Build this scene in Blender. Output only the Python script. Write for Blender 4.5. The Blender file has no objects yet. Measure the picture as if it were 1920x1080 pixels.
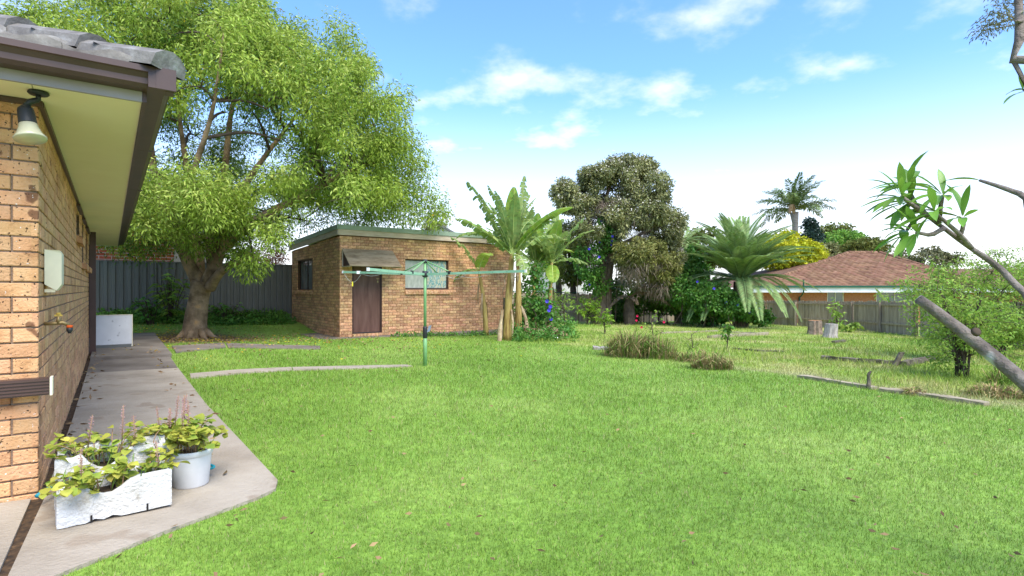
import bpy, math, random
import numpy as np
from mathutils import Vector, Matrix
R = math.radians
rng = np.random.default_rng(7)
random.seed(7)
sc = bpy.context.scene
col = sc.collection

# ------------------------------------------------------------------ camera, sky, sun, exposure
F, CX, HZ = 1040.0, 960.0, 542.0          # focal length in photo pixels, centre column, horizon row
cam_d = bpy.data.cameras.new('camera'); cam = bpy.data.objects.new('camera', cam_d); col.objects.link(cam)
cam_d.sensor_width = 36.0; cam_d.lens = 36.0*F/1920.0; cam_d.clip_start = 0.05; cam_d.clip_end = 2000.0
cam_d.shift_y = (HZ-540.0)/1920.0
cam.location = (0, 0, 0); cam.rotation_euler = (R(90), 0, 0); sc.camera = cam

SUN_EL, SUN_AZ = 56.0, 146.0              # azimuth clockwise from +Y: behind the camera, to the right
w = bpy.data.worlds.new('World'); sc.world = w; w.use_nodes = True
nt = w.node_tree; nt.nodes.clear(); N = nt.nodes.new; L = nt.links.new
sky = N('ShaderNodeTexSky'); sky.sky_type = 'NISHITA'; sky.sun_disc = False
sky.sun_elevation = R(SUN_EL); sky.sun_rotation = R(SUN_AZ); sky.air_density = 1.0; sky.dust_density = 0.6; sky.ozone_density = 1.6
tc = N('ShaderNodeTexCoord'); sep = N('ShaderNodeSeparateXYZ'); L(tc.outputs['Generated'], sep.inputs[0])
def wm(op, a, b=None, clamp=False):
    n = N('ShaderNodeMath'); n.operation = op; n.use_clamp = clamp
    for i, v in enumerate((a, b)):
        if v is None: continue
        if isinstance(v, (int, float)): n.inputs[i].default_value = v
        else: L(v, n.inputs[i])
    return n.outputs[0]
zc = wm('MAXIMUM', sep.outputs['Z'], 0.0)
den = wm('ADD', zc, 0.22)
cmb = N('ShaderNodeCombineXYZ'); L(wm('DIVIDE', sep.outputs['X'], den), cmb.inputs[0]); L(wm('DIVIDE', sep.outputs['Y'], den), cmb.inputs[1])
no = N('ShaderNodeTexNoise'); no.inputs['Scale'].default_value = 3.6; no.inputs['Detail'].default_value = 7; no.inputs['Roughness'].default_value = 0.55
off = N('ShaderNodeVectorMath'); off.inputs[1].default_value = (4.3, 2.6, 0); L(cmb.outputs[0], off.inputs[0]); L(off.outputs[0], no.inputs['Vector'])
no2 = N('ShaderNodeTexNoise'); no2.inputs['Scale'].default_value = 0.8; no2.inputs['Detail'].default_value = 2; L(cmb.outputs[0], no2.inputs['Vector'])
m = wm('ADD', wm('MULTIPLY', no.outputs['Fac'], 0.75), wm('MULTIPLY', no2.outputs['Fac'], 0.4))
mr = N('ShaderNodeMapRange'); mr.interpolation_type = 'SMOOTHSTEP'; L(m, mr.inputs[0]); mr.inputs[1].default_value = 0.565; mr.inputs[2].default_value = 0.80
cloud = wm('MULTIPLY', mr.outputs[0], 0.7)
hz = N('ShaderNodeMapRange'); hz.interpolation_type = 'SMOOTHSTEP'; L(sep.outputs['Z'], hz.inputs[0]); hz.inputs[1].default_value = 0.35; hz.inputs[2].default_value = 0.03
hz.inputs[3].default_value = 0.0; hz.inputs[4].default_value = 0.86
fac = wm('MAXIMUM', cloud, hz.outputs[0])
SKYWHITE = (3.2, 3.15, 3.1, 1)
tint = N('ShaderNodeMixRGB'); tint.blend_type = 'MULTIPLY'; tint.inputs[0].default_value = 1.0
L(sky.outputs[0], tint.inputs[1]); tint.inputs[2].default_value = (0.46, 0.63, 0.84, 1)
mix = N('ShaderNodeMixRGB'); L(fac, mix.inputs[0]); L(tint.outputs[0], mix.inputs[1]); mix.inputs[2].default_value = SKYWHITE
bg = N('ShaderNodeBackground'); bg.inputs['Strength'].default_value = 0.15; L(mix.outputs[0], bg.inputs[0])
ow = N('ShaderNodeOutputWorld'); L(bg.outputs[0], ow.inputs[0])

sun_d = bpy.data.lights.new('sun', 'SUN'); sun = bpy.data.objects.new('sun', sun_d); col.objects.link(sun)
sun_d.energy = 2.0; sun_d.angle = R(42); sun_d.color = (1.0, 0.93, 0.82)
_a, _e = R(SUN_AZ), R(SUN_EL)
_d = Vector((math.sin(_a)*math.cos(_e), math.cos(_a)*math.cos(_e), math.sin(_e)))
sun.rotation_euler = _d.to_track_quat('Z', 'Y').to_euler(); sun.location = (0, 0, 30)
sc.view_settings.view_transform = 'Standard'; sc.view_settings.look = 'None'; sc.view_settings.gamma = 1
sc.view_settings.use_curve_mapping = False; sc.view_settings.exposure = 1.7
sc.render.engine = 'CYCLES'; sc.cycles.use_denoising = True; sc.cycles.max_bounces = 6; sc.cycles.transparent_max_bounces = 6
sc.cycles.diffuse_bounces = 4; sc.cycles.sample_clamp_indirect = 6

# ------------------------------------------------------------------ materials
MATS = {}
def mat(name, ramp, scale=4.0, detail=5, rough=0.85, bump=0.0, bscale=None, vary=0.0, hue=0.0, transl=0.0, spec=0.2,
        stretch=None, metal=0.0, coord='Object', speck=None, ncol=None):
    """noise-ramp material; vary/hue = brightness/hue spread between pieces; speck = [(colour, scale, threshold)]"""
    m = bpy.data.materials.new(name); m.use_nodes = True; t = m.node_tree; n_ = t.nodes.new; l = t.links.new
    bs = t.nodes['Principled BSDF']; out = t.nodes['Material Output']
    tcn = n_('ShaderNodeNewGeometry'); vec = tcn.outputs['Position']     # world position: copies of one mesh do not repeat their pattern
    mp = n_('ShaderNodeMapping'); l(vec, mp.inputs[0])
    if stretch: mp.inputs['Scale'].default_value = stretch
    nz = n_('ShaderNodeTexNoise'); nz.inputs['Scale'].default_value = scale; nz.inputs['Detail'].default_value = detail; nz.inputs['Roughness'].default_value = 0.6
    l(mp.outputs[0], nz.inputs['Vector'])
    cr = n_('ShaderNodeValToRGB'); l(nz.outputs['Fac'], cr.inputs[0])
    el = cr.color_ramp.elements
    while len(el) < len(ramp): el.new(0.5)
    for e, (p, c) in zip(el, ramp): e.position = p; e.color = (*c, 1)
    c = cr.outputs[0]
    for sp in (speck or []):
        s = n_('ShaderNodeTexNoise'); s.inputs['Scale'].default_value = sp[1]; s.inputs['Detail'].default_value = 2; l(mp.outputs[0], s.inputs['Vector'])
        g = n_('ShaderNodeMapRange'); g.inputs[1].default_value = sp[2]; g.inputs[2].default_value = sp[2]+0.05; l(s.outputs['Fac'], g.inputs[0])
        mx = n_('ShaderNodeMixRGB'); l(g.outputs[0], mx.inputs[0]); l(c, mx.inputs[1]); mx.inputs[2].default_value = (*sp[0], 1); c = mx.outputs[0]
    if vary or hue:
        ge = n_('ShaderNodeNewGeometry'); oi = n_('ShaderNodeObjectInfo')
        ad = n_('ShaderNodeMath'); ad.operation = 'ADD'; l(ge.outputs['Random Per Island'], ad.inputs[0]); l(oi.outputs['Random'], ad.inputs[1])
        fr = n_('ShaderNodeMath'); fr.operation = 'FRACT'; l(ad.outputs[0], fr.inputs[0])
        hs = n_('ShaderNodeHueSaturation'); l(c, hs.inputs['Color'])
        v = n_('ShaderNodeMapRange'); l(fr.outputs[0], v.inputs[0]); v.inputs[3].default_value = 1-vary; v.inputs[4].default_value = 1+vary; l(v.outputs[0], hs.inputs['Value'])
        m7 = n_('ShaderNodeMath'); m7.operation = 'MULTIPLY'; l(fr.outputs[0], m7.inputs[0]); m7.inputs[1].default_value = 7.31
        f2 = n_('ShaderNodeMath'); f2.operation = 'FRACT'; l(m7.outputs[0], f2.inputs[0])
        h = n_('ShaderNodeMapRange'); l(f2.outputs[0], h.inputs[0]); h.inputs[3].default_value = 0.5-hue; h.inputs[4].default_value = 0.5+hue; l(h.outputs[0], hs.inputs['Hue'])
        c = hs.outputs[0]
    l(c, bs.inputs['Base Color']); bs.inputs['Roughness'].default_value = rough; bs.inputs['Metallic'].default_value = metal
    bs.inputs['Specular IOR Level'].default_value = spec
    if bump:
        bn = n_('ShaderNodeTexNoise'); bn.inputs['Scale'].default_value = bscale or scale*3; bn.inputs['Detail'].default_value = 6; l(mp.outputs[0], bn.inputs['Vector'])
        b = n_('ShaderNodeBump'); b.inputs['Strength'].default_value = bump; b.inputs['Distance'].default_value = 0.02; l(bn.outputs['Fac'], b.inputs['Height']); l(b.outputs[0], bs.inputs['Normal'])
    if transl:
        tr = n_('ShaderNodeBsdfTranslucent'); l(c, tr.inputs[0]); ms = n_('ShaderNodeMixShader'); ms.inputs[0].default_value = transl
        l(bs.outputs[0], ms.inputs[1]); l(tr.outputs[0], ms.inputs[2]); l(ms.outputs[0], out.inputs[0])
    MATS[name] = m
    return m
def flat(name, c, **k):
    d = tuple(x*0.8 for x in c); b = tuple(min(1, x*1.15) for x in c)
    return mat(name, [(0.3, d), (0.7, b)], **k)

M = {}
M['hbrick'] = mat('tan_brick', [(0.25, (.31, .14, .058)), (0.45, (.56, .305, .145)), (0.7, (.63, .38, .2))], scale=7, detail=8, rough=.9, bump=.5, bscale=70, vary=.16, hue=.008,
                  speck=[((.2, .1, .05), 9, .68), ((.07, .04, .022), 62, .64), ((.75, .72, .68), 75, .70)])
M['mortar'] = flat('mortar', (.24, .165, .115), scale=30, bump=.5, rough=.95)
M['sbrick'] = mat('brown_brick', [(0.3, (.36, .175, .082)), (0.5, (.57, .32, .16)), (0.72, (.7, .46, .26))], scale=16, detail=6, rough=.95, bump=1.0, bscale=40, vary=.25, hue=.012)
M['smortar'] = flat('shed_mortar', (.2, .12, .072), scale=30, rough=.95)
M['obrick'] = mat('orange_brick', [(0.3, (.4, .1, .04)), (0.7, (.5, .15, .065))], scale=9, rough=.9, vary=.2, hue=.01)
M['omortar'] = flat('pale_mortar', (.62, .55, .47), scale=20, rough=.95)
M['concrete'] = mat('concrete', [(0.25, (.24, .2, .15)), (0.5, (.34, .29, .225)), (0.75, (.43, .375, .3))], scale=1.6, detail=10, rough=.92, bump=.5, bscale=45,
                    speck=[((.29, .235, .175), 3.2, .62)])
M['darkconcrete'] = mat('dark_concrete', [(0.3, (.12, .1, .08)), (0.55, (.2, .17, .14)), (0.75, (.29, .25, .2))], scale=1.4, detail=9, rough=.8, bump=.4, bscale=45)  # darker concrete tone, mottled by noise
M['soffit'] = mat('cream_soffit_sheet', [(0.3, (.78, .67, .47)), (0.7, (.84, .74, .54))], scale=1.3, detail=5, rough=.7)
M['brown'] = mat('brown_metal', [(0.3, (.052, .027, .02)), (0.7, (.085, .045, .036))], scale=3, rough=.42, spec=.5)
M['mauve'] = mat('faded_brown_fascia', [(0.3, (.26, .215, .21)), (0.7, (.34, .29, .285))], scale=2.5, rough=.5, spec=.4)
M['rooftile'] = mat('mossy_grey_tile', [(0.3, (.1, .09, .082)), (0.55, (.19, .178, .165)), (0.75, (.36, .355, .34))], scale=7, detail=9, rough=.95, bump=.35, bscale=40)
M['cream'] = flat('cream_plastic', (.72, .66, .47), scale=2, rough=.5, spec=.4)
M['white'] = mat('white_paint', [(0.3, (.6, .58, .53)), (0.55, (.78, .77, .74)), (0.8, (.82, .81, .79))], scale=5, rough=.7, bump=.25, bscale=40)
M['foam'] = mat('weathered_white_trough', [(0.26, (.26, .21, .14)), (0.4, (.52, .5, .45)), (0.6, (.63, .62, .59)), (0.8, (.68, .67, .65))], scale=9, detail=8, rough=.85, bump=.6, bscale=60)
M['whiteplastic'] = flat('white_plastic', (.74, .74, .73), scale=3, rough=.4, spec=.4)
M['board'] = mat('grey_white_board', [(0.3, (.5, .5, .5)), (0.7, (.6, .6, .6))], scale=3, rough=.6, speck=[((.35, .35, .35), 14, .68)])
M['black'] = flat('black_plastic', (.025, .027, .03), scale=4, rough=.5, spec=.4)
M['dark'] = flat('dark_void', (.02, .018, .016), scale=2, rough=.9)
M['lens'] = flat('lamp_glass', (.5, .48, .33), scale=6, rough=.25, spec=.6)
M['brass'] = flat('weathered_brass', (.3, .22, .1), scale=30, rough=.5, metal=.6)
M['teal'] = flat('teal_plastic', (.02, .25, .3), scale=4, rough=.4)
M['greyfence'] = mat('grey_sheet_steel', [(0.3, (.098, .102, .094)), (0.7, (.145, .148, .136))], scale=1.2, rough=.5, spec=.4, stretch=(1, 1, .3))
M['door'] = mat('brown_door', [(0.25, (.07, .033, .024)), (0.5, (.125, .064, .047)), (0.75, (.17, .1, .075))], scale=2.2, detail=8, rough=.6, stretch=(3, 3, .5), speck=[((.05, .03, .028), 2.6, .68)])
M['frame'] = flat('dark_brown_frame', (.06, .032, .026), scale=5, rough=.5)
M['glass'] = mat('window_glass', [(0.3, (.10, .11, .11)), (0.7, (.2, .21, .2))], scale=1.5, rough=.08, spec=.8)
M['curtain'] = mat('patterned_curtain', [(0.38, (.42, .4, .27)), (0.48, (.5, .5, .4)), (0.54, (.03, .2, .2)), (0.62, (.3, .42, .4))], scale=11, detail=2, rough=.9, stretch=(2, 2, .7))
M['pale_curtain'] = mat('pale_net_curtain', [(0.35, (.34, .36, .3)), (0.65, (.5, .5, .42))], scale=6, rough=.9, stretch=(2, 2, .7))
M['shedroof'] = mat('green_sheet_roof', [(0.3, (.2, .27, .19)), (0.7, (.29, .36, .27))], scale=2, rough=.55, spec=.3)
M['fasciawood'] = mat('weathered_fascia', [(0.3, (.42, .33, .24)), (0.7, (.56, .47, .36))], scale=3, rough=.8, stretch=(1, 1, 6))
M['awning'] = mat('weathered_awning', [(0.25, (.13, .095, .055)), (0.5, (.27, .21, .13)), (0.8, (.4, .33, .22))], scale=2.5, detail=7, rough=.7, stretch=(1, 1, 3))
M['hoist'] = mat('green_painted_steel', [(0.3, (.15, .33, .12)), (0.7, (.23, .43, .19))], scale=5, rough=.45, spec=.45)
M['hoist2'] = mat('faded_green_arm', [(0.3, (.2, .4, .24)), (0.7, (.3, .5, .34))], scale=5, rough=.45, spec=.45)
M['wire'] = flat('pale_wire', (.5, .5, .46), scale=9, rough=.5)
M['yellow'] = flat('yellow_plastic', (.7, .6, .05), scale=4, rough=.5)
M['bluegrey'] = flat('blue_grey_plastic', (.22, .27, .34), scale=4, rough=.5)
M['oldwood'] = mat('weathered_paling', [(0.25, (.23, .17, .115)), (0.5, (.39, .305, .22)), (0.78, (.52, .425, .33))], scale=3, detail=7, rough=.92, stretch=(5, 5, .5), vary=.22, bump=.3, bscale=30)
M['log'] = mat('mouldy_timber', [(0.3, (.04, .035, .025)), (0.6, (.16, .135, .1)), (0.8, (.3, .26, .2))], scale=8, rough=.95, bump=.6, bscale=40)
M['paletimber'] = mat('pale_old_timber', [(0.3, (.2, .17, .11)), (0.7, (.4, .34, .24))], scale=6, rough=.95, bump=.5, bscale=40)
M['stump'] = mat('grey_stump_wood', [(0.3, (.2, .17, .15)), (0.6, (.42, .38, .35)), (0.8, (.52, .48, .44))], scale=9, detail=7, rough=.95, bump=.8, bscale=30, stretch=(2, 2, .5))
M['stumptop'] = flat('orange_cut_wood', (.4, .2, .1), scale=9, rough=.95)
M['bark'] = mat('smooth_brown_bark', [(0.28, (.09, .055, .03)), (0.46, (.22, .15, .085)), (0.58, (.32, .22, .13)), (0.7, (.47, .28, .12))], scale=3.4, detail=9, rough=.92, bump=.8, bscale=22)
M['darkbark'] = mat('dark_twig_bark', [(0.3, (.05, .036, .026)), (0.7, (.12, .09, .065))], scale=6, rough=.95)
M['greybark'] = mat('grey_brown_bark', [(0.3, (.1, .08, .065)), (0.5, (.19, .155, .13)), (0.75, (.3, .26, .22))], scale=14, detail=8, rough=.9, bump=.7, bscale=60, speck=[((.5, .5, .46), 6, .7)])
M['paperbark'] = mat('rough_paperbark', [(0.3, (.09, .06, .042)), (0.55, (.23, .165, .12)), (0.75, (.36, .28, .21))], scale=5, detail=9, rough=.95, bump=1.0, bscale=14, stretch=(3, 3, .7))
M['palmtrunk'] = mat('grey_palm_trunk', [(0.3, (.2, .175, .15)), (0.7, (.36, .33, .29))], scale=3, rough=.9, stretch=(1, 1, 5))
M['deadfrond'] = mat('dead_brown_frond', [(0.3, (.13, .08, .045)), (0.7, (.33, .23, .145))], scale=5, rough=.95, vary=.35)
M['bananastem'] = mat('banana_stem', [(0.25, (.09, .05, .02)), (0.45, (.3, .2, .06)), (0.6, (.42, .32, .1)), (0.8, (.2, .11, .05))], scale=3.5, detail=6, rough=.7, stretch=(4, 4, .5))
M['drysheath'] = mat('dry_sheath', [(0.3, (.2, .12, .06)), (0.7, (.5, .38, .24))], scale=5, rough=.9, vary=.3)
def leafmat(name, a, b, scale=1.2, vary=.35, hue=.02, transl=.35, rough=.55, spec=.3, mid=None):
    r = [(0.32, a), (0.68, b)] if mid is None else [(0.3, a), (0.5, mid), (0.7, b)]
    return mat(name, r, scale=scale, detail=4, rough=rough, vary=vary, hue=hue, transl=transl, spec=spec)
M['leaf_main'] = leafmat('yellow_green_leaf', (.19, .295, .032), (.37, .48, .068), scale=.9, hue=.012)
M['leaf_young'] = leafmat('young_tip_leaf', (.36, .46, .08), (.5, .58, .14), scale=1.5, vary=.25)
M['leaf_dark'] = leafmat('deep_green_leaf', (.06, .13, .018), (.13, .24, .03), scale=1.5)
M['leaf_yellow'] = flat('fallen_yellow_leaf', (.6, .45, .03), scale=4, vary=.3, hue=.03, transl=.3)
M['litter'] = mat('dry_leaf_litter', [(0.3, (.12, .07, .035)), (0.7, (.36, .25, .12))], scale=5, vary=.4, hue=.02)
M['leaf_banana'] = leafmat('banana_leaf', (.2, .33, .04), (.38, .5, .09), scale=1.1, vary=.18, transl=.45, rough=.45)
M['leaf_banana_old'] = leafmat('tattered_banana_leaf', (.19, .29, .07), (.33, .42, .14), scale=1.4, vary=.2, transl=.4)
M['midrib'] = flat('pale_midrib', (.42, .5, .16), scale=4, rough=.5)
M['leaf_mel'] = leafmat('olive_leaf', (.155, .17, .062), (.32, .33, .135), scale=.8, vary=.4, transl=.2)
M['leaf_mel2'] = leafmat('yellow_olive_leaf', (.16, .17, .04), (.29, .29, .085), scale=.9, vary=.35, transl=.25)
M['deadtwig'] = mat('grey_dead_twigs', [(0.3, (.13, .1, .07)), (0.7, (.24, .19, .14))], scale=3, rough=.95, vary=.25)
M['flower_white'] = flat('cream_flower', (.72, .68, .56), scale=5, vary=.2, transl=.2)
M['flower_blue'] = flat('violet_blue_flower', (.10, .07, .62), scale=5, vary=.2, transl=.2)
M['flower_red'] = flat('crimson_flower', (.6, .02, .08), scale=5, vary=.2, transl=.2)
M['flower_pink'] = flat('dusty_pink_flower', (.52, .3, .3), scale=9, vary=.3, transl=.3)
M['leaf_vine'] = leafmat('vine_leaf', (.05, .155, .02), (.15, .31, .05), scale=1.3, vary=.35, transl=.3)
M['leaf_palm'] = leafmat('palm_leaflet', (.17, .26, .08), (.31, .42, .16), scale=.7, vary=.3, transl=.2, spec=.15)
M['leaf_queen'] = leafmat('queen_palm_leaflet', (.1, .16, .04), (.22, .29, .1), scale=.7, vary=.3, transl=.2, spec=.4)
M['leaf_lime'] = leafmat('lime_yellow_leaf', (.38, .42, .012), (.58, .58, .03), scale=.5, vary=.25)
M['leaf_bright'] = leafmat('bright_green_leaf', (.12, .27, .03), (.24, .42, .07), scale=.5)
M['leaf_olive'] = leafmat('olive_green_leaf', (.09, .12, .02), (.21, .23, .05), scale=.5)
M['leaf_conifer'] = leafmat('blue_dark_conifer', (.018, .045, .03), (.045, .085, .06), scale=.8)
M['leaf_rust'] = leafmat('rusty_red_leaf', (.3, .08, .03), (.5, .2, .1), scale=.8)
M['leaf_shrub'] = leafmat('fresh_shrub_leaf', (.17, .3, .03), (.34, .48, .09), scale=1.2, vary=.3, transl=.45)
M['leaf_peach'] = leafmat('peach_leaf', (.15, .29, .02), (.3, .45, .05), scale=1.2, vary=.25, transl=.4)
M['leaf_front'] = mat('glossy_long_leaf', [(0.3, (.11, .23, .025)), (0.7, (.21, .38, .06))], scale=3, rough=.35, spec=.5, vary=.25, hue=.012, transl=.35)
M['leaf_gum'] = leafmat('grey_gum_leaf', (.1, .11, .045), (.24, .23, .11), scale=1.5, vary=.4, transl=.2)
M['leaf_herb'] = mat('yellowing_herb_leaf', [(0.3, (.17, .28, .04)), (0.5, (.36, .4, .06)), (0.7, (.54, .5, .1))], scale=7, rough=.6, vary=.25, hue=.025, transl=.35)
M['stem_herb'] = flat('brown_herb_stem', (.3, .19, .11), scale=9)
M['drygrass'] = mat('dry_grass_blade', [(0.3, (.22, .16, .06)), (0.7, (.48, .38, .18))], scale=3, vary=.35, hue=.02, transl=.25, rough=.8)
M['greengrass'] = mat('long_grass_blade', [(0.3, (.1, .2, .025)), (0.7, (.24, .36, .07))], scale=3, vary=.3, transl=.3)
M['soil'] = flat('potting_soil', (.05, .035, .025), scale=20, rough=1, bump=.6)
M['litter_soil'] = mat('dark_littered_soil', [(0.35, (.035, .025, .018)), (0.6, (.09, .055, .03)), (0.75, (.2, .12, .06))], scale=30, rough=1)
M['htile'] = mat('terracotta_tile', [(0.3, (.13, .07, .042)), (0.55, (.19, .104, .063)), (0.75, (.26, .16, .105))], scale=2.2, detail=7, rough=.9, vary=.22, hue=.01)
M['whiteboard'] = flat('white_eave_board', (.74, .74, .73), scale=1, rough=.6)
M['greengutter'] = flat('dark_green_gutter', (.02, .09, .06), scale=2, rough=.4)
M['farbrick'] = None

def grassmat(name, blades):
    m = bpy.data.materials.new(name); m.use_nodes = True; t = m.node_tree; n_ = t.nodes.new; l = t.links.new
    bs = t.nodes['Principled BSDF']; out = t.nodes['Material Output']
    ge = n_('ShaderNodeNewGeometry'); pos = ge.outputs['Position']
    def math_(op, a, b=None, clamp=False):
        n = n_('ShaderNodeMath'); n.operation = op; n.use_clamp = clamp
        for i, v in enumerate((a, b)):
            if v is None: continue
            if isinstance(v, (int, float)): n.inputs[i].default_value = v
            else: l(v, n.inputs[i])
        return n.outputs[0]
    def noise(s, d=4):
        n = n_('ShaderNodeTexNoise'); n.inputs['Scale'].default_value = s; n.inputs['Detail'].default_value = d; l(pos, n.inputs['Vector']); return n.outputs['Fac']
    def ramp(f, st):
        r = n_('ShaderNodeValToRGB'); l(f, r.inputs[0]); el = r.color_ramp.elements
        while len(el) < len(st): el.new(.5)
        for e, (p, c) in zip(el, st): e.position = p; e.color = (*c, 1)
        return r.outputs[0]
    def mixc(f, a, b):
        x = n_('ShaderNodeMixRGB'); l(f, x.inputs[0])
        for i, v in ((1, a), (2, b)):
            if isinstance(v, tuple): x.inputs[i].default_value = (*v, 1)
            else: l(v, x.inputs[i])
        return x.outputs[0]
    def mrange(f, a, b):
        x = n_('ShaderNodeMapRange'); x.interpolation_type = 'SMOOTHSTEP'; l(f, x.inputs[0]); x.inputs[1].default_value = a; x.inputs[2].default_value = b; return x.outputs[0]
    # mown couch lawn: fresh green with paler patches
    mid = n_('ShaderNodeMapRange'); l(noise(5.5, 3), mid.inputs[0]); mid.inputs[1].default_value = .3; mid.inputs[2].default_value = .7; mid.inputs[3].default_value = .86; mid.inputs[4].default_value = 1.12
    lawn = ramp(noise(.55, 5), [(0.3, (.145, .255, .034)), (0.5, (.19, .31, .048)), (0.72, (.25, .355, .075))])
    # unmown back yard: yellower, dry in places
    yard = ramp(noise(.7, 6), [(0.3, (.17, .28, .035)), (0.5, (.25, .34, .06)), (0.64, (.36, .37, .125)), (0.8, (.45, .39, .2))])
    sx = n_('ShaderNodeSeparateXYZ'); l(pos, sx.inputs[0])
    # signed distance past the old timber edging line that divides lawn and yard
    e = math_('ADD', math_('MULTIPLY', sx.outputs[0], EDN[0]), math_('MULTIPLY', sx.outputs[1], EDN[1]))
    e = math_('SUBTRACT', e, EDD)
    e = math_('ADD', e, math_('MULTIPLY', math_('SUBTRACT', noise(.6, 3), .5), 2.4))
    c = mixc(mrange(e, -.5, .9), lawn, yard)
    # a dry worn band along that edging
    band = math_('SUBTRACT', 1.0, math_('MULTIPLY', math_('ABSOLUTE', math_('SUBTRACT', e, .25)), 1.6), True)
    xr = mrange(sx.outputs[0], 2.5, 5.5)
    c = mixc(math_('MULTIPLY', math_('MULTIPLY', band, xr), .75), c, (.42, .37, .2))
    # bare leaf-strewn earth round the big tree
    dx = math_('SUBTRACT', sx.outputs[0], TREE[0]-.1); dy = math_('SUBTRACT', sx.outputs[1], TREE[1]-.2)
    rr = math_('SQRT', math_('ADD', math_('MULTIPLY', dx, dx), math_('MULTIPLY', dy, dy)))
    rr = math_('ADD', rr, math_('MULTIPLY', math_('SUBTRACT', noise(1.6, 3), .5), 2.2))
    c = mixc(mrange(rr, 2.1, .8), c, (.15, .10, .055))
    mv = n_('ShaderNodeHueSaturation'); l(c, mv.inputs['Color']); l(mid.outputs[0], mv.inputs['Value']); c = mv.outputs[0]
    if blades:
        oi = ge.outputs['Random Per Island']
        hs = n_('ShaderNodeHueSaturation'); l(c, hs.inputs['Color'])
        v = n_('ShaderNodeMapRange'); l(oi, v.inputs[0]); v.inputs[3].default_value = .62; v.inputs[4].default_value = 1.5; l(v.outputs[0], hs.inputs['Value'])
        f2 = math_('FRACT', math_('MULTIPLY', oi, 9.7)); h = n_('ShaderNodeMapRange'); l(f2, h.inputs[0]); h.inputs[3].default_value = .475; h.inputs[4].default_value = .515; l(h.outputs[0], hs.inputs['Hue'])
        c = hs.outputs[0]
        # some straw-coloured dead blades
        c = mixc(mrange(math_('FRACT', math_('MULTIPLY', oi, 31.3)), .93, .95), c, (.45, .4, .2))
        tr = n_('ShaderNodeBsdfTranslucent'); l(c, tr.inputs[0]); ms = n_('ShaderNodeMixShader'); ms.inputs[0].default_value = .3
        l(bs.outputs[0], ms.inputs[1]); l(tr.outputs[0], ms.inputs[2]); l(ms.outputs[0], out.inputs[0])
    else:
        hs = n_('ShaderNodeHueSaturation'); l(c, hs.inputs['Color']); hs.inputs['Value'].default_value = .8
        fine = n_('ShaderNodeMapRange'); l(noise(26, 3), fine.inputs[0]); fine.inputs[1].default_value = .3; fine.inputs[2].default_value = .7; fine.inputs[3].default_value = .8; fine.inputs[4].default_value = 1.2
        l(fine.outputs[0], hs.inputs['Value']); c = hs.outputs[0]
        b = n_('ShaderNodeBump'); b.inputs['Strength'].default_value = .6; b.inputs['Distance'].default_value = .03; l(noise(18, 5), b.inputs['Height']); l(b.outputs[0], bs.inputs['Normal'])
    l(c, bs.inputs['Base Color']); bs.inputs['Roughness'].default_value = .7; bs.inputs['Specular IOR Level'].default_value = .2
    return m

# ------------------------------------------------------------------ geometry helpers
PA, PB, PC = -1.2013, -0.0182, -0.01807     # the yard falls gently to the back and right
D1 = Vector((-0.586, 0.810, 0)); D1.normalize()      # along the house's side wall, away from the camera
D2 = Vector((D1.y, -D1.x, 0))                        # along its front wall, to the right
UP = Vector((0, 0, 1))
def sstep(a, b, x):
    t = np.clip((np.asarray(x, float)-a)/(b-a), 0, 1); return t*t*(3-2*t)
def gz(x, y):
    x = np.asarray(x, float); y = np.asarray(y, float)
    yy = np.minimum(y, 45); xx = np.clip(x, -30, 45)
    z = PA+PB*xx+PC*yy
    s = (x+8.0)*(-D1.x)+(y-20.2)*(-D1.y)           # distance in front of the steel fence
    al = (x+8.0)*D2.x+(y-20.2)*D2.y
    z = z+.28*sstep(3.6, .4, s)*sstep(2.0, -.5, al)
    z = z+.025*np.sin(x*.9+1.3)*np.sin(y*.7)*sstep(1.0, 4.0, np.abs(x+4)+np.abs(y-3)*.5)
    return z
def gzf(x, y): return float(gz(x, y))
def P(px, py, Y): return Vector(((px-CX)/F*Y, Y, (HZ-py)/F*Y))
def G(px, py):
    u = (px-CX)/F; v = (HZ-py)/F
    Y = PA/(v-PB*u-PC); Y = min(max(Y, .5), 60)
    return Vector((u*Y, Y, gzf(u*Y, Y)))
def X_at(px, Y): return (px-CX)/F*Y

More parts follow.
